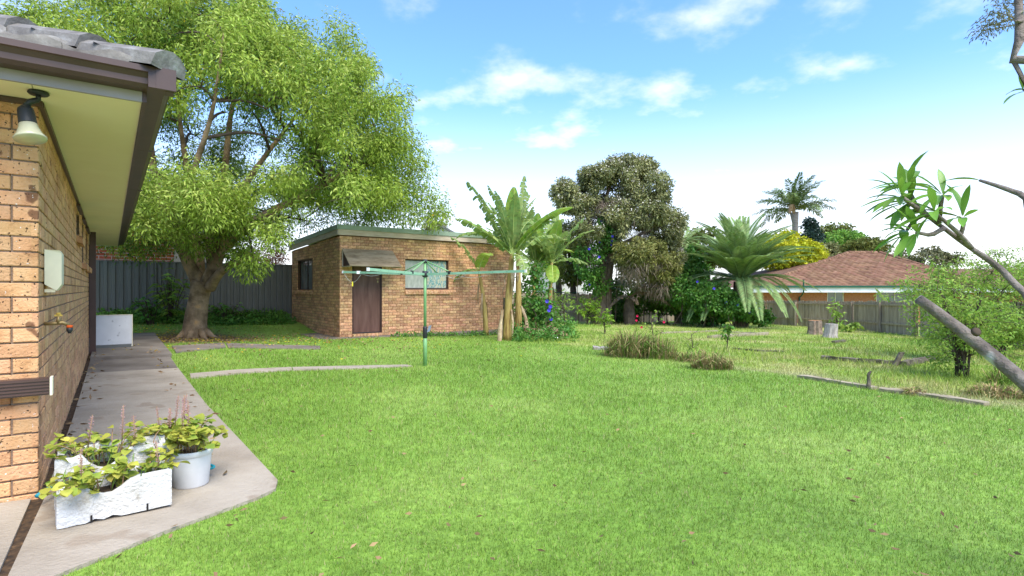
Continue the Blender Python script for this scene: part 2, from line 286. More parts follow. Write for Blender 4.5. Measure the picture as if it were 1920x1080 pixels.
def link(o, parent=None, pl=None):
    col.objects.link(o)
    if parent is not None:
        o.parent = parent
        o.matrix_parent_inverse = parent['_inv'] if False else Matrix.Translation(-Vector(BASE.get(parent.name, (0, 0, 0))))
    return o
BASE = {}
def tag(o, label=None, cat=None, group=None, kind=None):
    if label: o['label'] = label
    if cat: o['category'] = cat
    if group: o['group'] = group
    if kind: o['kind'] = kind
    return o
def thing(name, label, cat, loc, group=None):
    o = bpy.data.objects.new(name, None); o.empty_display_size = .2; o.location = loc; col.objects.link(o)
    BASE[o.name] = tuple(loc)
    return tag(o, label, cat, group)
class MB:
    def __init__(s): s.v = []; s.f = []; s.sm = False
    def quad(s, a, b, c, d):
        i = len(s.v); s.v += [tuple(a), tuple(b), tuple(c), tuple(d)]; s.f.append((i, i+1, i+2, i+3)); return s
    def poly(s, pts):
        i = len(s.v); s.v += [tuple(p) for p in pts]; s.f.append(tuple(range(i, i+len(pts)))); return s
    def box(s, o, a, b, c):
        """parallelepiped from corner o along vectors a, b, c"""
        o, a, b, c = map(Vector, (o, a, b, c)); i = len(s.v)
        s.v += [tuple(p) for p in (o, o+a, o+a+b, o+b, o+c, o+a+c, o+a+b+c, o+b+c)]
        fl = a.cross(b).dot(c) < 0
        for q in ((0, 3, 2, 1), (4, 5, 6, 7), (0, 1, 5, 4), (1, 2, 6, 5), (2, 3, 7, 6), (3, 0, 4, 7)):
            q = q[::-1] if fl else q
            s.f.append(tuple(i+k for k in q))
        return s
    def prism(s, pts, ext):
        """polygon pts extruded by vector ext"""
        ext = Vector(ext); n = len(pts); i = len(s.v)
        s.v += [tuple(p) for p in pts]+[tuple(Vector(p)+ext) for p in pts]
        s.f.append(tuple(range(i, i+n))[::-1]); s.f.append(tuple(range(i+n, i+2*n)))
        for k in range(n): s.f.append((i+k, i+(k+1) % n, i+n+(k+1) % n, i+n+k))
        return s
    def tube(s, pts, rad, n=8, cap=True, jit=0.0):
        pts = [Vector(p) for p in pts]; rad = list(rad) if hasattr(rad, '__len__') else [rad]*len(pts)
        t0 = (pts[1]-pts[0]).normalized(); ref = UP if abs(t0.z) < .9 else Vector((1, 0, 0))
        u = t0.cross(ref).normalized(); base = len(s.v)
        for k, p in enumerate(pts):
            t = (pts[min(k+1, len(pts)-1)]-pts[max(k-1, 0)]).normalized()
            u = (u-t*u.dot(t)).normalized(); v = t.cross(u)
            for j in range(n):
                a = 2*math.pi*j/n; r = rad[k]*(1+(random.random()-.5)*jit)
                s.v.append(tuple(p+(u*math.cos(a)+v*math.sin(a))*r))
        for k in range(len(pts)-1):
            for j in range(n):
                a = base+k*n+j; b = base+k*n+(j+1) % n
                s.f.append((a, b, b+n, a+n))
        if cap:
            s.f.append(tuple(base+j for j in range(n))[::-1]); s.f.append(tuple(base+(len(pts)-1)*n+j for j in range(n)))
        return s
    def lathe(s, c, prof, n=20, axis=None):
        """rings (radius, height) around a vertical axis at c"""
        c = Vector(c); ax = Vector(axis).normalized() if axis else UP
        ref = Vector((1, 0, 0)) if abs(ax.x) < .9 else Vector((0, 1, 0)); u = ax.cross(ref).normalized(); v = ax.cross(u)
        b = len(s.v)
        for r, h in prof:
            for j in range(n):
                a = 2*math.pi*j/n; s.v.append(tuple(c+ax*h+(u*math.cos(a)+v*math.sin(a))*r))
        for k in range(len(prof)-1):
            for j in range(n):
                a = b+k*n+j; d = b+k*n+(j+1) % n; s.f.append((a, d, d+n, a+n))
        s.f.append(tuple(b+j for j in range(n))[::-1]); s.f.append(tuple(b+(len(prof)-1)*n+j for j in range(n)))
        return s
    def mesh(s, name, mt, smooth=False):
        me = bpy.data.meshes.new(name); me.from_pydata(s.v, [], s.f); me.materials.append(mt)
        if smooth: me.polygons.foreach_set('use_smooth', [True]*len(me.polygons))
        me.update(); return me
    def build(s, name, mt, parent=None, smooth=False, label=None, kind=None):
        o = bpy.data.objects.new(name, s.mesh(name, mt, smooth)); link(o, parent)
        if label: o['label'] = label
        if kind: o['kind'] = kind
        return o
def put(name, me, parent, mw):
    o = bpy.data.objects.new(name, me); link(o, parent); o.matrix_basis = mw; return o

def np_mesh(name, V, Fq, mt, smooth=False):
    """mesh from numpy arrays: V (n,3), Fq (m,k)"""
    me = bpy.data.meshes.new(name); k = Fq.shape[1]
    me.vertices.add(len(V)); me.vertices.foreach_set('co', np.ascontiguousarray(V, dtype=np.float32).ravel())
    me.loops.add(Fq.size); me.loops.foreach_set('vertex_index', np.ascontiguousarray(Fq, dtype=np.int32).ravel())
    me.polygons.add(len(Fq)); me.polygons.foreach_set('loop_start', np.arange(0, Fq.size, k, dtype=np.int32))
    try: me.polygons.foreach_set('loop_total', np.full(len(Fq), k, dtype=np.int32))
    except Exception: pass
    if smooth: me.polygons.foreach_set('use_smooth', np.ones(len(Fq), dtype=bool))
    me.materials.append(mt); me.update(calc_edges=True); me.validate()
    return me
def unit(a): return a/np.maximum(np.linalg.norm(a, axis=1, keepdims=True), 1e-9)
def leaf_arrays(pos, d, L_, W_, fold=.25, droop=.15):
    """one pointed diamond leaf per point: pos (n,3) base, d (n,3) direction"""
    n = len(pos); d = unit(d); r = unit(rng.normal(size=(n, 3))); s = unit(np.cross(d, r)); nn = np.cross(s, d)
    L_ = np.broadcast_to(L_, (n,))[:, None]; W_ = np.broadcast_to(W_, (n,))[:, None]
    mid = pos+d*L_*.45+nn*W_*fold
    V = np.empty((n, 4, 3)); V[:, 0] = pos; V[:, 1] = mid+s*W_*.5; V[:, 2] = pos+d*L_-np.array([0, 0, 1.])*L_*droop; V[:, 3] = mid-s*W_*.5
    return V
def leaf_obj(name, arrs, mt, parent, kind=None):
    V = np.concatenate(arrs).reshape(-1, 3); Fq = np.arange(len(V)).reshape(-1, 4)
    o = bpy.data.objects.new(name, np_mesh(name, V, Fq, mt)); link(o, parent)
    if kind: o['kind'] = kind
    return o
def ball(n, c, rad, shell=.5):
    """n points in an ellipsoid, pushed to its shell"""
    v = unit(rng.normal(size=(n, 3))); r = (rng.random((n, 1))*(1-shell**3)+shell**3)**(1/3)
    return np.asarray(c)+v*r*np.asarray(rad), v
def inpoly(x, y, poly):
    x = np.asarray(x); y = np.asarray(y); ins = np.zeros(x.shape, bool); n = len(poly)
    for i in range(n):
        x1, y1 = poly[i]; x2, y2 = poly[(i+1) % n]
        c = ((y1 > y) != (y2 > y)) & (x < (x2-x1)*(y-y1)/((y2-y1) or 1e-9)+x1); ins ^= c
    return ins
def curve(pts, n):
    """smooth polyline through pts (Catmull-Rom)"""
    pts = [Vector(p) for p in pts]; out = []; m = len(pts)
    for i in range(n):
        t = i/(n-1)*(m-1); k = min(int(t), m-2); f = t-k
        p0, p1, p2, p3 = pts[max(k-1, 0)], pts[k], pts[k+1], pts[min(k+2, m-1)]
        out.append(.5*((2*p1)+(p2-p0)*f+(2*p0-5*p1+4*p2-p3)*f*f+(3*p1-p0-3*p2+p3)*f**3))
    return out
# ------------------------------------------------------------------ ground, grass, paths
_p, _q = G(1110, 655), G(1850, 757)
_dv = Vector((_q.x-_p.x, _q.y-_p.y, 0)).normalized(); EDN = (-_dv.y, _dv.x)
if EDN[1] < 0: EDN = (-EDN[0], -EDN[1])
EDD = EDN[0]*_p.x+EDN[1]*_p.y
TREE = G(367, 634)
M['ground'] = grassmat('lawn_ground', False); M['blades'] = grassmat('grass_blades', True)

C0 = Vector((-2.715, 3.18, 0))                      # house corner (plan)
def W(t, o, z=0.0): v = C0+D1*t+D2*o; return Vector((v.x, v.y, z))
S0 = Vector((-4.965, 15.98, 0))                     # shed corner (plan)
def S(t, o, z=0.0): v = S0+D1*t+D2*o; return Vector((v.x, v.y, z))   # t back along the left wall, o along the front
SHED_Z = -1.40

xs = np.concatenate([np.linspace(-90, -18, 13)[:-1], np.linspace(-18, 26, 150), np.linspace(26, 120, 16)[1:]])
ys = np.concatenate([np.linspace(-25, 0, 8)[:-1], np.linspace(0, 40, 140), np.linspace(40, 260, 18)[1:]])
gx, gy = np.meshgrid(xs, ys); V = np.stack([gx, gy, gz(gx, gy)], -1).reshape(-1, 3)
nx = len(xs); ii = np.arange(len(ys)-1)[:, None]*nx+np.arange(nx-1)[None, :]
Fq = np.stack([ii, ii+1, ii+nx+1, ii+nx], -1).reshape(-1, 4)
g = bpy.data.objects.new('ground', np_mesh('ground', V, Fq, M['ground'], True)); link(g); tag(g, kind='structure')

def slab(pts, thick, mt, parent, top=.02, name='slab'):
    """flat concrete piece over ground points (x, y): its top follows the fall of the ground"""
    m = MB(); n = len(pts); i = len(m.v)
    m.v += [(x, y, gzf(x, y)+top) for x, y in pts]+[(x, y, gzf(x, y)+top-thick) for x, y in pts]
    area = sum(pts[k][0]*pts[(k+1) % n][1]-pts[(k+1) % n][0]*pts[k][1] for k in range(n))
    idx = list(range(n)) if area > 0 else list(range(n))[::-1]
    m.f.append(tuple(idx))
    for a, b in zip(idx, idx[1:]+idx[:1]): m.f.append((a, n+a, n+b, b))
    return m.build(name, mt, parent)
def wt(*l): return [tuple(W(t, o).xy) for t, o in l]
path = thing('path', None, None, W(3, .6, gzf(*W(3, .6).xy))); tag(path, kind='structure')
A_near = wt((2.42, .05), (2.42, 1.16), (.6, 1.19), (-.42, 1.2), (-.58, 1.15), (-.68, 1.02), (-.92, .55), (-1.15, .16), (-1.7, -.55), (-1.7, .0), (-.0, .03))
A_near = wt((2.42, .05), (2.42, 1.16), (.6, 1.19), (-.42, 1.2), (-.58, 1.15), (-.68, 1.02), (-.92, .55), (-1.18, .14), (-1.35, -.02), (-.03, .03))
slab(A_near, .12, M['concrete'], path)
slab(wt((6.05, .05), (6.05, 1.2), (2.44, 1.16), (2.44, .05)), .12, M['concrete'], path, .018)
slab(wt((7.8, .05), (7.74, 1.22), (6.07, 1.2), (6.07, .05)), .12, M['darkconcrete'], path, .014)
slab(wt((13.6, -1.5), (13.9, 1.3), (7.75, 1.25), (7.82, .05), (9.2, .05), (9.2, -1.5)), .16, M['darkconcrete'], path, .06)
patio = slab(wt((-.02, -3.2), (-.02, -.03), (-1.37, -.05), (-2.6, -.06), (-2.6, -3.2)), .12, M['concrete'], None, .022, 'patio'); tag(patio, kind='structure')
garden_strip = thing('stepping_path', None, None, G(470, 655)); tag(garden_strip, kind='structure')
def gpx(l): return [tuple(G(a, b).xy) for a, b in l]
slab(gpx([(322, 652), (420, 645), (424, 655), (330, 665)]), .08, M['darkconcrete'], garden_strip, .03)
slab(gpx([(424, 645), (505, 648), (600, 650), (600, 655), (500, 655), (428, 655)]), .08, M['darkconcrete'], garden_strip, .026)
strip2 = thing('narrow_path', None, None, G(560, 694)); tag(strip2, kind='structure')
slab(gpx([(356, 703), (450, 695), (546, 690), (548, 696), (456, 702), (358, 712)]), .07, M['concrete'], strip2, .022)
slab(gpx([(548, 690), (640, 687), (762, 685), (774, 688), (650, 693), (550, 696)]), .07, M['concrete'], strip2, .02)
apron = thing('shed_apron', None, None, S(-.3, 2, SHED_Z)); tag(apron, kind='structure')
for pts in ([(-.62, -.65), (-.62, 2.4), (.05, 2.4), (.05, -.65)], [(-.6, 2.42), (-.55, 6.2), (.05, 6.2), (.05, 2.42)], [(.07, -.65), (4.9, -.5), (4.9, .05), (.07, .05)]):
    m = MB(); m.prism([S(t, o, SHED_Z-.25) for t, o in pts], (0, 0, .262 if pts[0][0] < 0 else .256)); m.build('slab', M['darkconcrete'], apron)

sg = MB(); npt = 24
for k in range(npt):
    ta, tb_ = -2.7+11.7*k/npt, -2.7+11.7*(k+1)/npt; q = [W(ta, -.07), W(tb_, -.07), W(tb_, .08), W(ta, .08)]
    sg.poly([Vector((v.x, v.y, gzf(v.x, v.y)+.008)) for v in q][::-1])
o = sg.build('soil_gap', M['litter_soil'], None); tag(o, kind='structure')
# footprints where no grass grows
A_patio = wt((-.02, -3.2), (-.02, -.03), (-1.37, -.05), (-2.6, -.06), (-2.6, -3.2))
NOGRASS = [wt((-2.7, -.08), (9, -.08), (9, .09), (-2.7, .09)), A_near, A_patio, wt((14, -3), (14, 1.27), (7.75, 1.24), (2.4, 1.15), (0, 1.15), (0, -4)),
           gpx([(322, 652), (420, 645), (600, 650), (600, 655), (424, 655), (330, 665)]), gpx([(356, 703), (450, 695), (546, 690), (640, 687), (762, 685), (774, 688), (650, 693), (546, 697), (456, 702), (358, 712)]),
           [tuple(S(t, o).xy) for t, o in ((-.6, -.63), (-.55, 6.2), (5.4, 6.2), (5, -.55))]]
def grass(name, n, y0, y1, lmin, lmax, wid, mt, cond=None, lean=.6, seed=1):
    r = np.random.default_rng(seed)
    Y = np.exp(r.uniform(math.log(y0), math.log(y1), n)); X = r.uniform(-1.08, 1.08, n)*Y
    keep = np.ones(n, bool)
    for pl in NOGRASS: keep &= ~inpoly(X, Y, pl)
    s = (X+8.0)*(-D1.x)+(Y-20.2)*(-D1.y); keep &= s > .15
    if cond is not None: keep &= cond(X, Y, r)
    X, Y = X[keep], Y[keep]; n = len(X)
    Z = gz(X, Y)-.004
    sc_ = np.clip(Y/3.2, .85, 5)**.8
    Ln = r.uniform(lmin, lmax, n)*np.clip(sc_, .85, 2.0); Wd = wid*sc_*r.uniform(.7, 1.3, n)
    a = r.uniform(0, 2*np.pi, n); b = r.uniform(0, 2*np.pi, n); k = r.uniform(.1, lean, n)
    base = np.stack([X, Y, Z], -1); side = np.stack([np.cos(a), np.sin(a), np.zeros(n)], -1)*Wd[:, None]*.5
    tip = base+np.stack([np.cos(b)*k*Ln, np.sin(b)*k*Ln, Ln*np.sqrt(np.maximum(1-k*k, .1))], -1)
    V = np.stack([base-side, base+side, tip], 1).reshape(-1, 3)
    o = bpy.data.objects.new(name, np_mesh(name, V, np.arange(len(V)).reshape(-1, 3), mt)); link(o)
    return o
tr_ = TREE
def lawn_c(X, Y, r):
    d = np.hypot(X-tr_.x, Y-tr_.y); return r.random(len(X)) < np.clip((d-.7)/1.6, .12, 1)
tag(grass('grass', 600000, 1.75, 34, .017, .036, .004, M['blades'], lawn_c, .85, 3), 'short green lawn grass', None, None, 'stuff')
def yard_c(X, Y, r):
    e = EDN[0]*X+EDN[1]*Y-EDD+.5*np.sin(X*1.3)+.4*np.sin(Y*1.7); return (e > .2) & (np.sin(X*1.1+Y*.6)+np.sin(Y*1.3-X*.4)+r.normal(size=len(X))*.7 > -.3)
tag(grass('long_grass', 60000, 7, 36, .05, .10, .006, M['blades'], yard_c, .8, 4), 'rough longer grass of the back yard', None, None, 'stuff')

# ------------------------------------------------------------------ brickwork
def brick_mesh(l, h, d=.03, c=.004, mt=None):
    v = [(0, -d, 0), (l, -d, 0), (l, -d, h), (0, -d, h), (0, -c, 0), (l, -c, 0), (l, -c, h), (0, -c, h),
         (c, 0, c), (l-c, 0, c), (l-c, 0, h-c), (c, 0, h-c)]
    f = [(8, 11, 10, 9), (4, 8, 9, 5), (5, 9, 10, 6), (6, 10, 11, 7), (7, 11, 8, 4), (0, 4, 5, 1), (1, 5, 6, 2), (2, 6, 7, 3), (3, 7, 4, 0)]
    f = [tuple(reversed(q)) for q in f]
    return v, f
def bricks(parent, O, dv, nv, length, z0, rows, pitch, blen, openings, mt, joint=.01, nind=300, depth=.03, first=0.0, cham=.004, bound=None):
    """running-bond bricks, each its own geometry; the nind nearest are objects, the rest one joined part"""
    O = Vector(O); dv = Vector(dv); nv = Vector(nv)
    rev = dv.cross(nv).z < 0
    xax = -dv if rev else dv
    lst = []
    for i in range(rows):
        za, zb = z0+i*pitch, z0+(i+1)*pitch-joint
        a = first-(blen*.5 if i % 2 else 0)-blen
        while a < length:
            seg = [(max(a, 0.0), min(a+blen-joint, length))]
            for (oa, ob, oza, ozb) in openings:
                if zb > oza+.02 and za < ozb-.02:
                    ns = []
                    for (p, q) in seg:
                        if q <= oa or p >= ob: ns.append((p, q)); continue
                        if p < oa: ns.append((p, oa))
                        if q > ob: ns.append((ob, q))
                    seg = ns
            for (p, q) in seg:
                if q-p > .03:
                    h = zb-za
                    if bound:
                        top = bound((p+q)/2)
                        if za > top-.03: continue
                        h = min(h, top-za)
                    lst.append((p, q, za, h))
            a += blen
    cpos = lambda b: (O+dv*(b[0]+b[1])*.5+UP*b[2])
    lst.sort(key=lambda b: cpos(b).length)
    cache = {}; big = MB()
    for k, (p, q, za, h) in enumerate(lst):
        l = round(q-p, 3); org = O+dv*(q if rev else p)+nv*random.uniform(-.002, .002); org.z = za
        mw = Matrix(((xax.x, nv.x, 0, org.x), (xax.y, nv.y, 0, org.y), (0, 0, 1, org.z), (0, 0, 0, 1)))
        if k < nind:
            key = (l, round(h, 3))
            if key not in cache:
                v, f = brick_mesh(l, h, depth, cham); me = bpy.data.meshes.new('brick'); me.from_pydata(v, [], f); me.materials.append(mt); cache[key] = me
            put('brick', cache[key], parent, mw)
        else:
            v, f = brick_mesh(l, h, depth, cham); b = len(big.v)
            big.v += [tuple(mw @ Vector(c)) for c in v]; big.f += [tuple(b+j for j in q_) for q_ in f]
    if big.v: big.build('brickwork', mt, parent, kind='stuff')
def core(parent, name, O, dv, nv, length, z0, z1, openings, mt, recess=.009, thick=.11, top=None, start=0.0):
    """the mortar bed behind the bricks, left open at windows and doors"""
    O = Vector(O); dv = Vector(dv); nv = Vector(nv)
    xc = sorted(set([start, length]+[v for o in openings for v in o[:2]])); zc = sorted(set([z0, z1]+[v for o in openings for v in o[2:]]))
    m = MB()
    for a, b in zip(xc, xc[1:]):
        for c, d in zip(zc, zc[1:]):
            if any(o[0] <= (a+b)/2 <= o[1] and o[2] <= (c+d)/2 <= o[3] for o in openings): continue
            if top and d == z1:
                p = [O+dv*a-nv*recess, O+dv*b-nv*recess]
                pts = [Vector((p[0].x, p[0].y, c)), Vector((p[1].x, p[1].y, c)), Vector((p[1].x, p[1].y, top(b))), Vector((p[0].x, p[0].y, top(a)))]
                m.prism(pts, -nv*thick)
            else:
                o_ = O+dv*a-nv*recess; o_.z = c
                m.box(o_, dv*(b-a), -nv*thick, (0, 0, d-c))
    return m.build(name, mt, parent)
def window(parent, O, dv, nv, a, b, za, zb, depth=.09, fr=.035, panes=2, pmats=None, frm=None):
    """recessed window: frame, panes"""
    O = Vector(O); dv = Vector(dv); nv = Vector(nv); frm = frm or M['frame']
    def pt(x, d, z): p = O+dv*x-nv*d; return Vector((p.x, p.y, z))
    m = MB()
    m.box(pt(a, depth, za), dv*(b-a), -nv*.04, (0, 0, fr)); m.box(pt(a, depth, zb-fr), dv*(b-a), -nv*.04, (0, 0, fr))
    m.box(pt(a, depth, za+fr), dv*fr, -nv*.04, (0, 0, zb-za-2*fr)); m.box(pt(b-fr, depth, za+fr), dv*fr, -nv*.04, (0, 0, zb-za-2*fr))
    wd = (b-a-2*fr)/panes
    for k in range(1, panes): m.box(pt(a+fr+wd*k-.018, depth-.004, za+fr), dv*.036, -nv*.044, (0, 0, zb-za-2*fr))
    fo = m.build('window', frm, parent)
    for k in range(panes):
        g_ = MB(); g_.box(pt(a+fr+wd*k, depth+.02+.008*k, za+fr), dv*wd, -nv*.006, (0, 0, zb-za-2*fr))
        go = g_.build('pane', (pmats or [M['glass']]*panes)[k], None); go.parent = fo; go.matrix_parent_inverse = fo.matrix_parent_inverse.inverted() if False else Matrix.Identity(4)
        go.matrix_parent_inverse = (Matrix.Translation(Vector(BASE[parent.name])) if parent.name in BASE else Matrix.Identity(4)) @ Matrix.Translation(-Vector(BASE.get(parent.name, (0, 0, 0))))
    return fo
def child_of(o, par_obj):
    """make o a sub-part of a part: both are modelled in world coordinates"""
    o.parent = par_obj; o.matrix_parent_inverse = Matrix.Identity(4)
def sill_bricks(parent, O, dv, nv, a, b, z, mt, drop=.05, out=.055, h=.075):
    """sloping brick-on-edge sill: each brick a piece"""
    O = Vector(O); dv = Vector(dv); nv = Vector(nv); x = a; n = max(1, round((b-a)/.086)); wd = (b-a)/n
    for k in range(n):
        p = O+dv*(a+k*wd+.004); p = Vector((p.x, p.y, z))
        m = MB(); m.prism([p-nv*.1+UP*.0, p+nv*out-UP*drop, p+nv*out-UP*(drop+h), p-nv*.1-UP*h], dv*(wd-.008)); m.build('sill_brick', mt, parent)

# ------------------------------------------------------------------ the house at the left
EZ = 1.076                                          # underside of the eaves
hz0 = EZ-27*.086
house = thing('brick_house', 'tan speckled brick house with brown gutters and cream eaves', 'house', W(0, 0, hz0))
HW = [(4.35, 5.25, .68, 1.0), (5.95, 6.65, .41, 1.0), (7.35, 8.5, .41, 1.0)]
core(house, 'wall', W(.0, 0), D1, D2, 9.0, hz0-.15, EZ, HW, M['mortar'], start=.009)
bricks(house, W(0, 0), D1, D2, 9.0, hz0, 27, .086, .25, HW, M['hbrick'], nind=190, first=.12)
core(house, 'wall', W(0, -.125), -D2, -D1, 3.5, hz0-.15, EZ, [], M['mortar'])
bricks(house, W(0, 0), -D2, -D1, 3.5, hz0, 27, .086, .25, [], M['hbrick'], nind=110, first=.245)
for (a, b, c, d) in HW:
    window(house, W(0, 0), D1, D2, a, b, c, d, depth=.07)
    sill_bricks(house, W(0, 0), D1, D2, a-.02, b+.02, c, M['hbrick'], .045, .06, .08)
    m = MB(); m.box(W(a-.05, -.02, d-.002), D1*(b-a+.1), D2*.06, (0, 0, .03)); m.build('window_head', M['brown'], house)
# recessed porch beyond the wall's end
m = MB(); m.box(W(9.0, -.12, hz0-.1), D1*.11, -D2*1.6, (0, 0, EZ-hz0+.1)); m.build('wall', M['mortar'], house)
m = MB(); m.box(W(9.12, -1.6, hz0-.1), D1*3.6, -D2*.11, (0, 0, EZ-hz0+.1)); m.build('wall', M['mortar'], house)
m = MB(); m.box(W(12.6, -.12, hz0-.1), D1*.11, D2*.13, (0, 0, EZ-hz0+.1)); m.build('porch_post', M['frame'], house)
m = MB(); m.box(W(9.4, -1.59, hz0+.05), D1*.9, D2*.03, (0, 0, 2.05)); m.build('door', M['frame'], house)
FB, SA = .36, .48                                   # eave overhang: front, side
for k, (t0, t1) in enumerate(((-FB, 2.05), (2.054, 4.45), (4.454, 6.85), (6.854, 9.25), (9.254, 12.9))):
    m = MB(); o0 = .0 if t1 < 9.2 or k < 4 else -1.6
    m.box(W(t0, o0, EZ), D1*(t1-t0), D2*(SA-o0), (0, 0, .008)); m.build('soffit_sheet', M['soffit'], house)
for (a, b) in ((-3.5, -1.804), (-1.8, -.004)):
    m = MB(); m.box(W(-FB, a, EZ), D1*(FB+.01), D2*(b-a), (0, 0, .008)); m.build('soffit_sheet', M['soffit'], house)
m = MB(); m.box(W(0, .002, EZ-.032), D1*9.0, D2*.022, (0, 0, .03)); m.build('eave_bead', M['brown'], house)
m = MB(); m.box(W(-.024, -3.5, EZ-.032), D1*.022, D2*3.52, (0, 0, .03)); m.build('eave_bead', M['brown'], house)
m = MB(); m.box(W(-FB-.02, -3.5, EZ-.012), D1*.02, D2*(1.95), (0, 0, .17)); m.build('fascia', M['mauve'], house)
m = MB(); m.box(W(-FB-.02, -1.548, EZ-.012), D1*.02, D2*(1.548+SA), (0, 0, .17)); m.build('fascia', M['mauve'], house)
m = MB(); m.box(W(-FB-.022, SA+.002, EZ-.012), D1*(12.9+FB+.022), D2*.02, (0, 0, .17)); m.build('fascia', M['brown'], house)
prof = [(0, 0), (.08, 0), (.098, .02), (.1, .05), (.118, .075), (.128, .08), (.128, .112), (.118, .112), (.116, .09), (0, .09)]
GZ0 = EZ+.045
def gutter(o_, along, out, ln, dz):
    m = MB(); o_ = Vector(o_)
    pts = [o_+out*x+UP*(z+dz) for x, z in prof]
    m.prism(pts, along*ln); return m.build('gutter', M['brown'], house)
gutter(W(-FB-.022, -3.5, GZ0), D2, -D1, 3.5+SA+.15, 0.0)
gutter(W(-FB-.15, SA+.024, GZ0), D1, D2, 13.1+FB, -.003)
m = MB(); m.box(W(-FB-.154, SA+.06, GZ0-.004), D1*.02, D2*.096, (0, 0, .118)); m.build('gutter_joint', M['brown'], house)
for t in (1.2, 3.4, 5.6, 7.8, 10.0):
    m = MB(); m.box(W(t, SA+.02, GZ0-.004), D1*.02, D2*.134, (0, 0, .006)); m.build('gutter_bracket', M['brown'], house)
m = MB(); m.box(W(8.92, .01, hz0-.04), D1*.075, D2*.1, (0, 0, EZ-hz0+.04)); m.build('downpipe', M['brown'], house)
# the flat ribbed downpipe run along the front wall, cut off past the corner
dp = thing('loose_downpipe', 'brown ribbed rectangular downpipe fixed flat across the tan brick wall', 'downpipe', W(-.06, -.5, -.52))
z0 = -.60; m = MB(); m.box(W(-.005, -3.0, z0), -D1*.07, D2*3.055, (0, 0, .095))
for k in range(5): m.box(W(-.0751, -3.0, z0+.008+k*.018), -D1*.006, D2*3.052, (0, 0, .009))
m.build('pipe', M['brown'], dp)
m = MB(); m.box(W(-.003, .0555, z0-.003), -D1*.08, D2*.012, (0, 0, .101)); m.build('end_cap', M['cream'], dp)
# roof: hip corner, concrete tiles
RS = math.tan(R(21)); er = (-FB-.07, SA+.07); rz = EZ+.135
roof_ob = MB()
rd = 3.2
roof_ob.prism([W(er[0], er[1], rz), W(13.0, er[1], rz), W(13.0, er[1]-rd, rz+rd*RS), W(er[0]+rd, er[1]-rd, rz+rd*RS)], (0, 0, .02))
roof_ob.prism([W(er[0], er[1], rz+.001), W(er[0]+rd, er[1]-rd, rz+rd*RS+.001), W(er[0]+rd, -4, rz+rd*RS+.001), W(er[0], -4, rz+.001)], (0, 0, .02))
roof = roof_ob.build('roof', M['rooftile'], house)
def tile(o_, along, up_, wd, ln):
    m = MB(); along = Vector(along); up_ = Vector(up_).normalized(); n_ = along.cross(up_); n_ = n_ if n_.z > 0 else -n_
    o_ = Vector(o_); pr = []
    for k in range(7):
        x = k/6; hgt = .018*math.sin(x*2*math.pi)+.012
        pr.append((x*wd, hgt))
    lo = [o_+along*x+n_*(h+.036) for x, h in pr]; lo2 = [o_+along*x-n_*.04 for x, h in pr]; hi = [o_+up_*ln+along*x+n_*(h+.006) for x, h in pr]
    b = len(m.v); m.v += [tuple(p) for p in lo+lo2+hi]
    for k in range(6): m.f += [(b+k, b+k+1, b+14+k+1, b+14+k), (b+7+k, b+8+k, b+k+1, b+k)]
    o = m.build('tile', M['rooftile'], None, True); child_of(o, roof); o.matrix_parent_inverse = Matrix.Translation(-Vector(BASE[house.name])) @ Matrix.Identity(4); o.matrix_parent_inverse = Matrix.Identity(4)
    return o
sl = math.sqrt(1+RS*RS)
for row in range(4):
    s = row*.31/sl
    for k in range(int((13.0-er[0]-s)/.3)):
        t = er[0]+s+.12+k*.3
        if t > 6 and row > 0: break
        tile(W(t, er[1]+.03-s, rz+.02+s*RS), D1, (-D2+UP*RS), .298, .36)
    for k in range(9):
        o_ = er[1]-s-.12-k*.3
        tile(W(er[0]-.03+s, o_, rz+.02+s*RS), -D2, (D1+UP*RS), .298, .36)
for k in range(7):                                   # hip capping
    a = k*.34; p0 = W(er[0]-.05+a, er[1]+.05-a, rz+.015+a*RS); dirh = (D1-D2+UP*RS).normalized(); sd = (D1+D2).normalized(); nn = dirh.cross(sd); nn = nn if nn.z > 0 else -nn
    m = MB(); prf = [(-.125, -.05), (-.11, .02), (-.06, .055), (0, .068), (.06, .055), (.11, .02), (.125, -.05)]
    A = [p0+sd*x+nn*(y+.05) for x, y in prf]; B = [p0+dirh*.5+sd*x*.93+nn*(y+.012) for x, y in prf]; b = len(m.v); m.v += [tuple(q) for q in A+B]
    for j in range(6): m.f.append((b+j, b+j+1, b+8+j, b+7+j))
    m.f.append(tuple(b+j for j in range(7)))
    o = m.build('hip_cap', M['rooftile'], None); child_of(o, roof)

# ------------------------------------------------------------------ things on the house wall
lp = thing('flood_lamp', 'black outdoor floodlight with flared glass under the cream eave', 'lamp', P(72, 178, 3.0))
b0 = Vector((P(72, 176, 3.02).x, 3.02, EZ)); m = MB(); m.lathe(b0, [(.045, -.002), (.048, -.012), (.04, -.02)], 20); m.lathe(b0, [(.012, -.02), (.012, -.05)], 10); m.build('ceiling_plate', M['black'], lp, True)
j = b0+Vector((-.03, -.02, -.062)); h0 = b0+Vector((-.045, -.03, -.10)); ax = Vector((.05, -.02, -.2)).normalized()
m = MB(); m.tube([b0+Vector((0, 0, -.045)), j, h0], [.014, .016, .018], 10); m.build('swivel', M['black'], lp, True)
m = MB(); m.lathe(h0, [(.02, -.01), (.034, .005), (.037, .02), (.04, .085), (.041, .095)], 22, ax); m.build('lamp_body', M['black'], lp, True)
m = MB(); m.lathe(h0+ax*.095, [(.041, 0), (.044, .02), (.06, .06), (.073, .078), (.07, .086), (.02, .09)], 26, ax); m.build('glass_reflector', M['lens'], lp, True)
bx = thing('meter_box', 'cream plastic cover box on the brick side wall above the tap', 'box', W(.35, .0, -.0))
t0, t1 = .30, .62; zt, zb = .245, -.0
